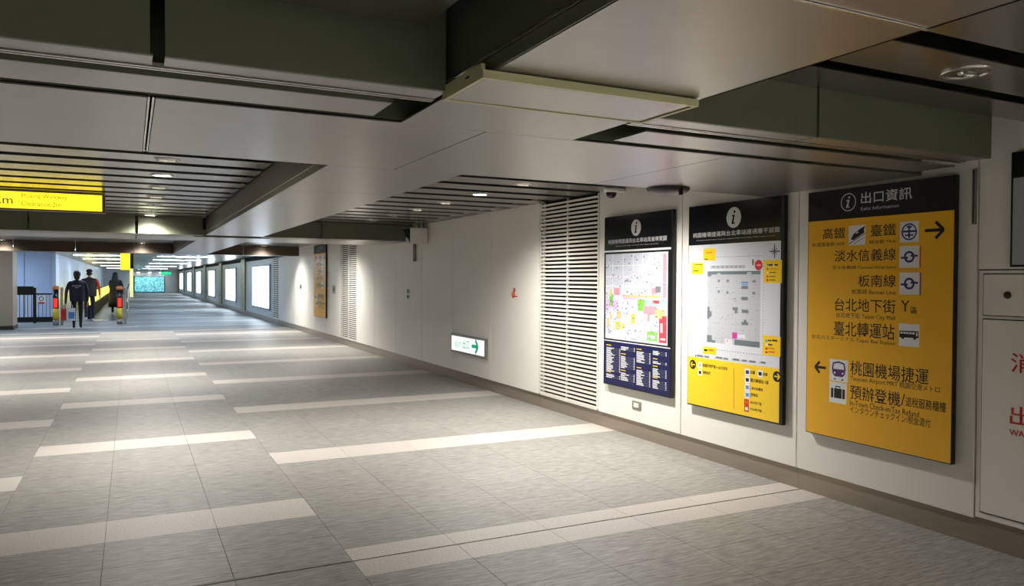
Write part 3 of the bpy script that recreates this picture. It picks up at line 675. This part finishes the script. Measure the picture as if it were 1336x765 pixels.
box('channel', XW-.014, XW, 2.708, 2.732, 1.83, ZP, 'grey_plate', cn, bev=.002); box('groove', XW-.016, XW-.0141, 2.717, 2.723, 1.84, ZP-.01, 'joint_dark', cn)

# ---- lit exit sign low on the wall
es = Sign('exit_sign', 10.60, 9.335, .425, .70, 'lit green and white exit sign with arrow, low on the white wall', 'sign', xf=4.27)
es.slab('housing', 0, es.w, 0, es.h, -.03, 0, 'grey_plate', .004)
es.slab('lit_face', .04, es.w-.06, .035, es.h-.03, 0, .003, 'exit_face')
es.text('EXIT', (.20, .09), (.40, .165), 'exit_green', n=.004); es.text('出口', (.47, .085), (.70, .215), 'exit_green', n=.004, bold=.004)
es.poly_mesh('arrow', arrow((.90, .145), .22, .05, 1, 'exit_green'), n=.004)

# ---- louvre grilles
def louvre(y0, y1, z0, z1, label, pitch=.0445, single=True):
    t = thing('louvre_grille', (XW, (y0+y1)/2, z0), label, 'louvre', 'white louvre grilles in the wall')
    box('duct_back', XW+.042, XW+.049, y0, y1, z0, z1, 'void', t)
    for a, b in ((y0, y0+.022), (y1-.022, y1)): box('side_frame', XW, XW+.03, a, b, z0, z1, 'louvre_white', t)
    for a in (y0+.52*(y1-y0), y0+.945*(y1-y0)): box('mullion', XW+.012, XW+.03, a-.014, a+.014, z0, z1, 'louvre_white', t)
    n = int((z1-z0)/pitch); bm = None
    if single:
        for k in range(n):
            z = z0+.004+k*pitch
            box('slat', XW-.002, XW+.022, y0+.022, y1-.022, z, z+.0215, 'louvre_white', t)
    else:
        bm = bmesh.new()
        for k in range(n):
            z = k*pitch*1.6
            bmesh.ops.create_cube(bm, size=1, matrix=Matrix.Translation((.01, 0, z+.02)) @ Matrix.Diagonal((.024, y1-y0-.05, .04, 1)))
            if z+.1 > z1-z0: break
        tag(from_bm('slat_bank', bm, 'louvre_white', t), kind='stuff')
    box('bottom_frame', XW, XW+.03, y0+.022, y1-.022, z0-.012, z0+.003, 'louvre_white', t)
louvre(6.63, 7.885, .168, 2.40, 'near tall white louvre grille between area map and blank white panels')
louvre(16.06, 17.45, .168, 2.40, 'second tall white louvre grille just before the distant yellow directory')
louvre(25.71, 26.89, .168, 2.30, 'farthest louvre grille where the row of lit advertising boxes begins', single=False)

# ================================================================== CEILING FITTINGS
fr = thing('access_frame', (1.38, 2.3, 2.118), 'cream framed rectangular access panel hanging under the ceiling crossing', 'ceiling panel')
X0, X1, Y0, Y1, Z0, Z1 = .962, 1.80, 2.135, 2.475, 2.118, 2.165
box('frame_side', X0, X1, Y0, Y0+.014, Z0, Z1-.022, 'cream_metal', fr); box('frame_side', X0, X1, Y1-.014, Y1, Z0, Z1-.02, 'cream_metal', fr)
box('frame_side', X0, X0+.014, Y0+.014, Y1-.014, Z0, Z1, 'cream_metal', fr); box('frame_side', X1-.014, X1, Y0+.014, Y1-.014, Z0, Z1-.02, 'cream_metal', fr)
box('infill_panel', X0+.02, X1-.026, Y0+.019, Y1-.019, Z0+.003, Z0+.018, 'panel_metal', fr, bev=.002)
box('dark_reveal', X0+.014, X1-.014, Y0+.014, Y1-.014, Z0+.0185, Z0+.027, 'void', fr)
box('slot_hole', X0-.001, X0+.001, 2.24, 2.27, Z0+.024, Z0+.03, 'void', fr)

p = Vector((4.16, 6.20, ZS))
dc = thing('dome_camera', p, 'white dome security camera with dark lens under the ceiling by the louvre', 'camera')
from_bm('mount', lathe([(0, 0), (.075, 0), (.08, -.02), (.07, -.045), (.05, -.05), (0, -.05)]), 'white_plastic', dc, smooth=True)
from_bm('dome', lathe([(.052, -.045), (.052, -.062), (.044, -.085), (.026, -.1), (0, -.106)]), 'dark_plastic', dc, smooth=True)
box('bracket', 4.22, 4.298, 6.16, 6.24, ZS-.04, ZS-.005, 'white_plastic', dc)
an = thing('ceiling_antenna', (3.36, 4.30, ZP), 'dark brown shallow round dome under the ceiling beside the dome camera', 'antenna')
from_bm('dome', lathe([(0, -.05), (.06, -.047), (.11, -.038), (.145, -.02), (.152, 0)], 36), 'brown_cap', an, smooth=True)
box('seam_rib', 3.357, 3.363, 4.155, 4.445, ZP-.012, ZP-.004, 'dark_plastic', an); box('tab', 3.35, 3.37, 4.15, 4.17, ZP-.06, ZP-.014, 'brown_cap', an)

# white speaker box on the wall under the second beam
sb = thing('wall_speaker', (4.16, 11.75, 2.08), 'white box loudspeaker with black side, high on the wall by the second beam', 'speaker')
bm = bmesh.new()
v = [bm.verts.new(q) for q in ((-.17, -.1, 0), (.13, -.1, 0), (.13, .16, 0), (-.13, .16, 0), (-.17, -.1, .245), (.13, -.1, .245), (.13, .16, .245), (-.20, .16, .245))]
for q in ((0, 1, 2, 3), (4, 5, 6, 7), (0, 1, 5, 4), (1, 2, 6, 5), (2, 3, 7, 6), (3, 0, 4, 7)): bm.faces.new([v[k] for k in q])
bmesh.ops.bevel(bm, geom=bm.edges[:], offset=.004, segments=1, affect='EDGES')
from_bm('cabinet', bm, 'white_plastic', sb)
bm = bmesh.new()
vs = [bm.verts.new(q) for q in ((-.178, -.085, .012), (-.15, .14, .012), (-.205, .15, .235), (-.182, -.085, .235))]
vb = [bm.verts.new(q.co+Vector((.02, 0, 0))) for q in vs]
bm.faces.new(vs); bm.faces.new(vb[::-1])
for i in range(4): bm.faces.new((vs[i], vs[(i+1) % 4], vb[(i+1) % 4], vb[i]))
from_bm('grille', bm, 'dark_plastic', sb)
for x in (-.08, .02, .10): box('bracket', 4.16+x-.012, 4.16+x+.012, 11.70, 11.80, 2.325, ZS-.002, 'grey_plate', sb)
cp = thing('conduit_pipe', (4.27, 12.25, 1.83), 'short brownish conduit pipe below the white speaker box', 'conduit')
from_bm('pipe', tube([(0, 0, 0), (0, 0, .31)], .026), 'conduit', cp, smooth=True); from_bm('end_cap', tube([(0, 0, -.03), (0, 0, .0)], .03), 'grey_plate', cp, smooth=True)

# yellow lit clearance sign under the slats
ys = thing('clearance_sign', (-.9, 9.3, 2.2), 'yellow lit overhead sign about the moving walkway clearance', 'sign')
box('housing', -2.6, -.25, 9.3, 9.42, 2.193, 2.392, 'brown_frame', ys, bev=.003)
box('lit_face', -2.58, -.278, 9.295, 9.2999, 2.208, 2.380, 'yellow_lit', ys)
YR = Matrix(((1, 0, 0, 0), (0, 0, -1, 0), (0, 1, 0, 0), (0, 0, 0, 1)))
yt = Sign.__new__(Sign); holder = link('lettering_group', None, ys); holder.empty_display_size = .05
holder.matrix_local = Matrix.Translation((-.3, -.0065, 0)) @ YR; yt.root = holder
def ytx(body, x0, z0, x1, z1, m): yt.text(body, (x0+1.2, z0-2.2), (x1+1.2, z1-2.2), m, n=0)
ytx('2', -1.262, 2.252, -1.185, 2.345, 'print_black'); ytx('m', -1.172, 2.252, -1.085, 2.305, 'print_black')
ytx('Moving Walkway', -1.01, 2.305, -.60, 2.362, 'yellow_faint'); ytx('Clearance 2m', -1.01, 2.236, -.66, 2.285, 'yellow_faint')
from_bm('hanger', tube([(.42, .06, .19), (.42, .06, .21)], .012), 'dark_plastic', ys); from_bm('hanger', tube([(-.9, .06, .19), (-.9, .06, .21)], .012), 'dark_plastic', ys)

# ================================================================== FAR CORRIDOR
LB = [(27.35, 31.3), (36.9, 40.75), (46.6, 50.2), (56.3, 60.0), (65.6, 69.6), (77.0, 81.0)]
for k, (a, b) in enumerate(LB):
    t = thing('advertising_lightbox', (XW, (a+b)/2, .45), f'glowing white advertising lightbox on the far right wall, {ORD[k]} from the near end', 'lightbox', 'lit advertising boxes of the far corridor')
    box('frame', XW-.05, XW, a-.12, b+.12, .38, 2.0, 'box_frame', t, bev=.006)
    box('lit_face', XW-.056, XW-.0505, a, b, .46, 1.93, 'lightbox', t)
t = thing('prohibition_sticker', (XW-.06, 33.9, 1.4), 'small red and white round sticker on the first far column', 'sticker')
from_bm('disc', lathe([(0, .006), (.11, .006), (.115, 0)], 20), 'p_red', t).rotation_euler = (0, -math.pi/2, 0)
from_bm('centre', lathe([(0, .009), (.075, .009), (.076, .006)], 20), 'print_white', t).rotation_euler = (0, -math.pi/2, 0)
# end wall: blue mural with its frame, spot washers above
t = thing('mural_panel', (1.63, 84.98, 0), 'turquoise lit mural panel closing the far end of the corridor', 'mural')
box('frame', .22, 3.05, 84.93, 84.999, .02, 1.66, 'mural_frame', t); box('picture', .30, 2.97, 84.90, 84.929, .1, 1.6, 'mural', t)
for k, x in enumerate((.6, 1.63, 2.66)):
    t = thing('wall_washer', (x, 84.3, 2.3), f'small bright ceiling lamp above the turquoise mural, {("left", "middle", "right")[k]} one', 'lamp', 'lamps above the mural')
    from_bm('shade', lathe([(.16, -.26), (.15, -.1), (.05, 0)], 20), 'white_plastic', t); from_bm('bulb', lathe([(0, -.3), (.12, -.27), (.14, -.24), (0, -.235)], 20), 'lamp_on', t)
t = thing('hanging_exit_sign', (2.04, 55, 1.70), 'green lit exit sign hanging from the far ceiling', 'sign')
box('housing', 1.72, 2.36, 55, 55.1, 1.70, 1.90, 'dark_plastic', t); box('lit_face', 1.735, 2.345, 54.99, 54.999, 1.715, 1.885, 'green_sign', t)
for x in (1.85, 2.23): from_bm('hanger', tube([(x-2.04, .05, .2), (x-2.04, .05, .638)], .012), 'dark_plastic', t)
t = thing('yellow_banner_sign', (-.14, 26, 1.70), 'tall yellow lit sign hanging over the moving walkway, black edge', 'sign')
box('lit_panel', -.29, -.03, 26, 26.06, 1.74, 2.335, 'yellow_lit', t); box('edge_frame', -.03, .06, 25.98, 26.1, 1.78, 2.338, 'dark_plastic', t)
# pillar at the left edge of the picture
t = thing('stone_pillar', (-3.4, 26.2, 0), 'beige square pillar at the left edge before the fence', 'pillar')
box('shaft', -3.85, -3.015, 25.745, 26.68, .11, 2.34, 'pillar', t, bev=.01); box('plinth', -3.87, -3.0, 25.73, 26.69, 0, .11, 'pillar_base', t)
# blue walls left of the walkway
b1 = thing('wall_walkway', (-3, 31, 0), kind='structure')
for a, b in ((-8, -5.6), (-5.58, -4.4), (-4.38, -3.3), (-3.28, -2.46)): box('wall_panel', a, b, 31.0, 31.05, 0, 2.42, 'blue_wall', b1)
box('corner_trim', -2.46, -2.36, 30.98, 31.08, 0, 2.42, 'trim_pale', b1)
for k in range(8): box('wall_panel', -2.46, -2.41, 31.1+k*4.4, 31.1+k*4.4+4.35, 0, 2.42, 'blue_wall' if k < 4 else 'far_wall', b1)
box('wall_panel', -2.46, -2.41, 66.3, 85, 0, 2.42, 'far_wall', b1)
# fence
t = thing('guard_fence', (-2.85, 29.2, 0), 'low metal guard fence with dark posts left of the walkway', 'fence')
box('cabinet', -3.5, -2.86, 29.2, 29.5, .92, 1.2, 'dark_plastic', t, bev=.01)
for x in (-3.45, -2.82): box('post', x-.045, x+.045, 29.15, 29.24, 0, 1.16, 'dark_plastic', t, bev=.01)
box('rail', -2.8, -2.27, 29.17, 29.21, .93, .975, 'dark_plastic', t); box('kick_plate', -3.4, -2.27, 29.18, 29.2, .03, .2, 'dark_plastic', t)
for k in range(5): box('baluster', -3.36+k*.11, -3.33+k*.11, 29.18, 29.2, .2, .92, 'silver', t)
for k in range(5): box('baluster', -2.72+k*.105, -2.70+k*.105, 29.18, 29.2, .2, .93, 'silver', t)
sgn = box('warning_plate', -2.74, -2.52, 29.155, 29.168, .62, .9, 'print_white', t)
q = from_bm('warning_ring', lathe([(.05, .0), (.05, .004), (.075, .004), (.075, 0)], 18), 'print_black', sgn, (0, -.007, .04)); q.rotation_euler = (math.pi/2, 0, 0)
box('warning_bar', -2.72, -2.54, 29.148, 29.154, .63, .69, 'p_red', sgn)
# entry posts
def post(x, y, label):
    t = thing('entry_post', (x, y, 0), label, 'post', 'posts at the walkway entrance')
    from_bm('shaft', tube([(0, 0, .0), (0, 0, .16)], .085, 16), 'grey_plate', t, smooth=True)
    from_bm('yellow_band', tube([(0, 0, .16), (0, 0, .52)], .083, 16), 'post_yellow', t, smooth=True)
    from_bm('head', tube([(0, 0, .52), (0, 0, 1.12)], .082, 16), 'dark_plastic', t, smooth=True)
    box('red_signal', x-.05, x+.05, y-.096, y-.08, .56, .84, 'post_red', t)
    from_bm('cap', lathe([(.086, 1.12), (.1, 1.14), (.1, 1.19), (.07, 1.23), (0, 1.235)], 18), 'orange_cap', t, smooth=True)
    box('side_plate', x+.13, x+.2, y-.03, y+.2, 0, 1.18, 'silver', t, bev=.01)
post(-2.12, 27.75, 'left entry post of the moving walkway with red signal'); post(-.34, 27.75, 'right entry post of the moving walkway with red signal')
# moving walkway
t = thing('moving_walkway', (-.85, 31.2, 0), 'moving walkway with yellow lit balustrade running to the far end', 'moving walkway')
box('belt', -1.28, -.22, 30.6, 72, .0, .012, 'belt', t); box('comb_plate', -1.32, -.2, 29.9, 30.6, 0, .01, 'silver', t)
box('skirt', -1.42, -1.3, 31.2, 72, 0, .5, 'rubber', t); box('skirt', -.2, -.12, 31.2, 72, 0, .3, 'silver', t)
for k in range(8):
    a = 31.3+k*5.05
    box('glass_panel', -1.39, -1.36, a, a+4.98, .5, .95, 'glass_yellow', t); box('glass_panel', -.17, -.155, a, a+4.98, .3, .95, 'box_frame', t)
for x in (-1.375, -.162):
    rx = x+.85
    from_bm('handrail', tube([(rx, 0, .35), (rx, -.3, .4), (rx, -.5, .6), (rx, -.5, .8), (rx, -.3, .98), (rx, 0, 1.0), (rx, 10, 1.0), (rx, 40.6, 1.0)], .04, 10), 'rubber', t, smooth=True)
t = thing('yellow_wall_display', (-2.3, 52, .4), 'glowing yellow display panel on the wall left of the walkway', 'lightbox')
box('frame', -2.41, -2.34, 47.9, 60.1, .3, 1.35, 'box_frame', t); box('lit_face', -2.3399, -2.33, 48, 60, .4, 1.25, 'glass_yellow', t)
t = thing('yellow_lit_column', (-.05, 62, 0), 'pale yellow glowing column left of the turquoise mural', 'column')
box('shaft', -.1, .12, 62, 62.4, .1, 2.3, 'yellow_panel', t); box('plinth', -.14, .16, 61.95, 62.45, 0, .1, 'box_frame', t)

# ================================================================== PEOPLE
def person(name, x, y, label, J, bones, mats, extra=None, rotz=0):
    """J: joint name -> (x, y, z, radius); bones: (a, b, material). One continuous skinned body."""
    names = list(J); idx = {n: i for i, n in enumerate(names)}
    me = bpy.data.meshes.new('skeleton'); me.from_pydata([J[n][:3] for n in names], [(idx[a], idx[b]) for a, b, _ in bones], [])
    ob = bpy.data.objects.new('skeleton', me); COL.objects.link(ob)
    md = ob.modifiers.new('skin', 'SKIN'); md.use_smooth_shade = True; md.branch_smoothing = .6
    sd = ob.modifiers.new('sub', 'SUBSURF'); sd.levels = 1; sd.render_levels = 1
    for n in names:
        r = J[n][3]; me.skin_vertices[0].data[idx[n]].radius = r if isinstance(r, tuple) else (r, r)
        me.skin_vertices[0].data[idx[n]].use_root = n == 'pelvis'
    dg = bpy.context.evaluated_depsgraph_get(); dg.update()
    bme = bpy.data.meshes.new_from_object(ob.evaluated_get(dg)); bpy.data.objects.remove(ob)
    bme.materials.clear()
    ml = sorted(set(b[2] for b in bones))
    for m in ml: bme.materials.append(MATS[m])
    segs = [(Vector(J[a][:3]), Vector(J[b][:3]), ml.index(m)) for a, b, m in bones]
    for p in bme.polygons:
        best = None
        for a, b, m in segs:
            ab = b-a; tt = max(0, min(1, (p.center-a).dot(ab)/ab.length_squared)); d = (p.center-(a+ab*tt)).length
            if best is None or d < best[0]: best = (d, m)
        p.material_index = best[1]; p.use_smooth = True
    t = thing(name, (x, y, 0), label, 'person'); t.rotation_euler = (0, 0, rotz)
    link('body', bme, t)
    return t
def skeleton(hgt, step, la, ra, ssh, hand=.5, sh=.19, width=1., coatr=0):
    """walking away (+y). step: forward offset of the left foot; la/ra: hand offsets (x,y,z)"""
    k = hgt/1.72; J = {}
    def j(n, x, y, z, r): J[n] = (x*k, y*k, z*k, tuple(q*k for q in r) if isinstance(r, tuple) else r*k)
    j('pelvis', 0, 0, .93, (.155*width, .11)); j('waist', 0, .0, 1.08, (.15*width, .105)); j('chest', 0, .01, 1.27, (.175*width, .12)); j('neck0', 0, .01, 1.42, (.07, .06)); j('neck', 0, .015, 1.48, .05)
    j('head', 0, .03, 1.56, (.072, .09)); j('crown', 0, .03, 1.66, (.07, .085))
    j('nose', 0, .13, 1.565, .016)
    for s, n, st in ((-1, 'L', step), (1, 'R', -step)):
        lift = .05 if st < 0 else 0
        j(n+'hip', s*.09, 0, .86, .09); j(n+'knee', s*.095, st*.45+.03, .48, .062); j(n+'ankle', s*.095, st*.85, .09+lift, .04); j(n+'heel', s*.095, st*.85-.03, .045+lift, .04); j(n+'toe', s*.10, st*.85+.17, .035+lift*.1, (.04, .03))
        j(n+'sho', s*sh, .0, 1.38, .062); h = la if s < 0 else ra
        ex_, ey, ez = (s*sh+h[0])/2+s*.03, h[1]*.35-.02, 1.12 if h[2] < 1 else 1.08
        j(n+'elb', ex_, ey, ez, .048); j(n+'wri', h[0], h[1], h[2], .03); d = Vector((h[0]-ex_, h[1]-ey, h[2]-ez)).normalized()
        j(n+'palm', h[0]+d.x*.06, h[1]+d.y*.06, h[2]+d.z*.06, (.034, .018))
        for f in range(4):
            o = (f-1.5)*.018; L = (.065, .078, .075, .058)[f]
            b = (h[0]+d.x*.09, h[1]+d.y*.09+o, h[2]+d.z*.09); j(n+f'f{f}a', *b, .009); j(n+f'f{f}b', b[0]+d.x*L*.6-s*.008, b[1]+d.y*L*.6, b[2]+d.z*L*.6, .008); j(n+f'f{f}c', b[0]+d.x*L-s*.028, b[1]+d.y*L, b[2]+d.z*L, .007)
        j(n+'t1', h[0]+d.x*.05-s*.01, h[1]+d.y*.05+.04, h[2]+d.z*.05, .010); j(n+'t2', h[0]+d.x*.09-s*.015, h[1]+d.y*.09+.05, h[2]+d.z*.09, .008)
    return J
def bones(top, arm, leg, shoe):
    B = [('pelvis', 'waist', top), ('waist', 'chest', top), ('chest', 'neck0', top), ('neck0', 'neck', 'skin'), ('neck', 'head', 'skin'), ('head', 'crown', 'skin'), ('head', 'nose', 'skin')]
    for n, am in (('L', arm[0]), ('R', arm[1])):
        B += [('pelvis', n+'hip', leg), (n+'hip', n+'knee', leg), (n+'knee', n+'ankle', leg), (n+'ankle', n+'heel', shoe), (n+'heel', n+'toe', shoe),
              ('chest', n+'sho', top), (n+'sho', n+'elb', am), (n+'elb', n+'wri', am), (n+'wri', n+'palm', 'skin'), (n+'palm', n+'t1', 'skin'), (n+'t1', n+'t2', 'skin')]
        for f in range(4): B += [(n+'palm', n+f'f{f}a', 'skin'), (n+f'f{f}a', n+f'f{f}b', 'skin'), (n+f'f{f}b', n+f'f{f}c', 'skin')]
    return B
def blob(name, parts, m, parent, vox=.018):
    """smooth solid grown from overlapping ellipsoids (cx,cy,cz,rx,ry,rz)"""
    bm = bmesh.new()
    for cx, cy, cz, rx, ry, rz in parts:
        bmesh.ops.create_icosphere(bm, subdivisions=3, radius=1, matrix=Matrix.Translation((cx, cy, cz)) @ Matrix.Diagonal((rx, ry, rz, 1)))
    me = bpy.data.meshes.new(name); bm.to_mesh(me); bm.free()
    o = bpy.data.objects.new(name, me); COL.objects.link(o); r = o.modifiers.new('r', 'REMESH'); r.mode = 'VOXEL'; r.voxel_size = vox
    s = o.modifiers.new('s', 'SMOOTH'); s.iterations = 4
    dg = bpy.context.evaluated_depsgraph_get(); dg.update(); m2 = bpy.data.meshes.new_from_object(o.evaluated_get(dg)); bpy.data.objects.remove(o)
    m2.materials.clear(); m2.materials.append(MATS[m])
    for p in m2.polygons: p.use_smooth = True
    return link(name, m2, parent)
def skirt(name, prof, m, parent, n=24):
    """garment shell: list of (z, rx, ry, yoff)"""
    bm = bmesh.new(); R = []
    for z, rx, ry, yo in prof: R.append([bm.verts.new((rx*math.cos(2*math.pi*i/n), yo+ry*math.sin(2*math.pi*i/n), z)) for i in range(n)])
    for a, b in zip(R, R[1:]):
        for i in range(n): bm.faces.new((a[i], a[(i+1) % n], b[(i+1) % n], b[i]))
    bm.faces.new(R[0][::-1])
    return from_bm(name, bm, m, parent, smooth=True)
def ears_eyes(t, z, y=.03, s=1.):
    for sx in (-1, 1):
        blob('ear', [(sx*.088*s, y, z, .014, .022, .032)], 'skin', t, .008); blob('eye', [(sx*.032*s, y+.092*s, z+.012, .013, .008, .008)], 'hair', t, .005)
    blob('mouth', [(0, y+.098*s, z-.05, .024, .008, .008)], 'p_red', t, .005)

# woman in a navy jacket carrying shopping bags
J = skeleton(1.70, .17, (-.29, -.12, .74), (.27, .08, .80), 1)
p1 = person('person', -1.42, 25.66, 'person in navy jacket with pale back print, walking away carrying bags', J, bones('jacket_navy', ('jacket_navy', 'jacket_navy'), 'trousers', 'shoe_black'), None)
blob('hair', [(0, .0, 1.60, .10, .105, .115), (0, -.05, 1.51, .082, .055, .09)], 'hair', p1)
skirt('jacket', [(.80, .185, .15, 0), (.95, .20, .155, 0), (1.15, .205, .15, .0), (1.30, .215, .145, .0), (1.37, .17, .115, .0), (1.42, .085, .08, .01)], 'jacket_navy', p1)
ears_eyes(p1, 1.56)
for k in range(8): box('back_print', -1.42-.115+k*.03, -1.42-.095+k*.03, 25.66-.162, 25.66-.150, 1.235, 1.27, 'print_cloth', p1)
box('back_print', -1.42-.05, -1.42+.05, 25.66-.164, 25.66-.150, 1.195, 1.212, 'print_cloth', p1)
# man in a dark vest with orange sleeves
J = skeleton(1.79, -.15, (-.27, .05, .82), (.30, -.06, .86), 1, sh=.2)
p2 = person('person', -1.27, 29.5, 'person in dark vest over orange sleeves and white shoes, walking ahead', J, bones('vest', ('sleeve_orange', 'sleeve_orange'), 'trousers_navy', 'shoe_white'), None)
skirt('vest', [(.86, .215, .165, 0), (1.0, .22, .165, 0), (1.2, .22, .155, 0), (1.36, .215, .15, 0), (1.44, .17, .12, 0), (1.50, .08, .08, .01)], 'vest', p2)
blob('cap', [(0, .03, 1.72, .10, .11, .07), (0, .13, 1.70, .07, .07, .015)], 'cap_dark', p2); blob('hair', [(0, -.03, 1.63, .088, .06, .07)], 'cap_dark', p2)
ears_eyes(p2, 1.62)
# woman in a long black coat, head bowed over a phone
J = skeleton(1.72, .08, (-.12, .26, 1.16), (.27, .02, .84), 1)
p3 = person('person', -.58, 34.6, 'person in long black coat with long black hair on the walkway', J, bones('coat_black', ('coat_black', 'coat_black'), 'coat_black', 'shoe_white'), None)
skirt('coat', [(.32, .25, .2, 0), (.6, .24, .19, 0), (.95, .215, .17, 0), (1.15, .19, .15, 0), (1.32, .215, .15, 0), (1.39, .17, .12, 0), (1.44, .085, .08, .01)], 'coat_black', p3)
blob('hair', [(0, .0, 1.61, .105, .11, .12), (0, -.06, 1.46, .13, .07, .16), (.03, -.08, 1.32, .13, .05, .14)], 'hair', p3)
ears_eyes(p3, 1.56)
# bags held by the first walker
def bag(x, y, z, w_, h_, m, m2, label):
    t = thing('shopping_bag', (x, y, z), label, 'bag')
    bm = bmesh.new(); a = w_/2
    v = [bm.verts.new(q) for q in ((-a, -.06, 0), (a, -.06, 0), (a, .06, 0), (-a, .06, 0), (-a*1.08, -.05, h_), (a*1.08, -.05, h_), (a*1.08, .05, h_), (-a*1.08, .05, h_))]
    for q in ((0, 1, 2, 3), (0, 1, 5, 4), (1, 2, 6, 5), (2, 3, 7, 6), (3, 0, 4, 7)): bm.faces.new([v[k] for k in q])
    from_bm('sack', bm, m, t)
    if m2: box('printed_patch', x-a*.6, x+a*.9, y-.066, y-.0605, z+h_*.15, z+h_*.7, m2, t)
    for yy in (-.045, .045): from_bm('handle', tube([(-a*.5, yy, h_), (-a*.3, yy*.6, h_+.09), (0, 0, h_+.12), (a*.3, yy*.6, h_+.09), (a*.5, yy, h_)], .006, 6), m, t)
bag(-1.745, 25.45, .25, .12, .34, 'bag_red', None, 'red shopping bag in the left hand of the navy jacket walker')
bag(-1.565, 25.43, .25, .2, .36, 'bag_white', 'bag_blue', 'white and blue shopping bag beside the red bag')
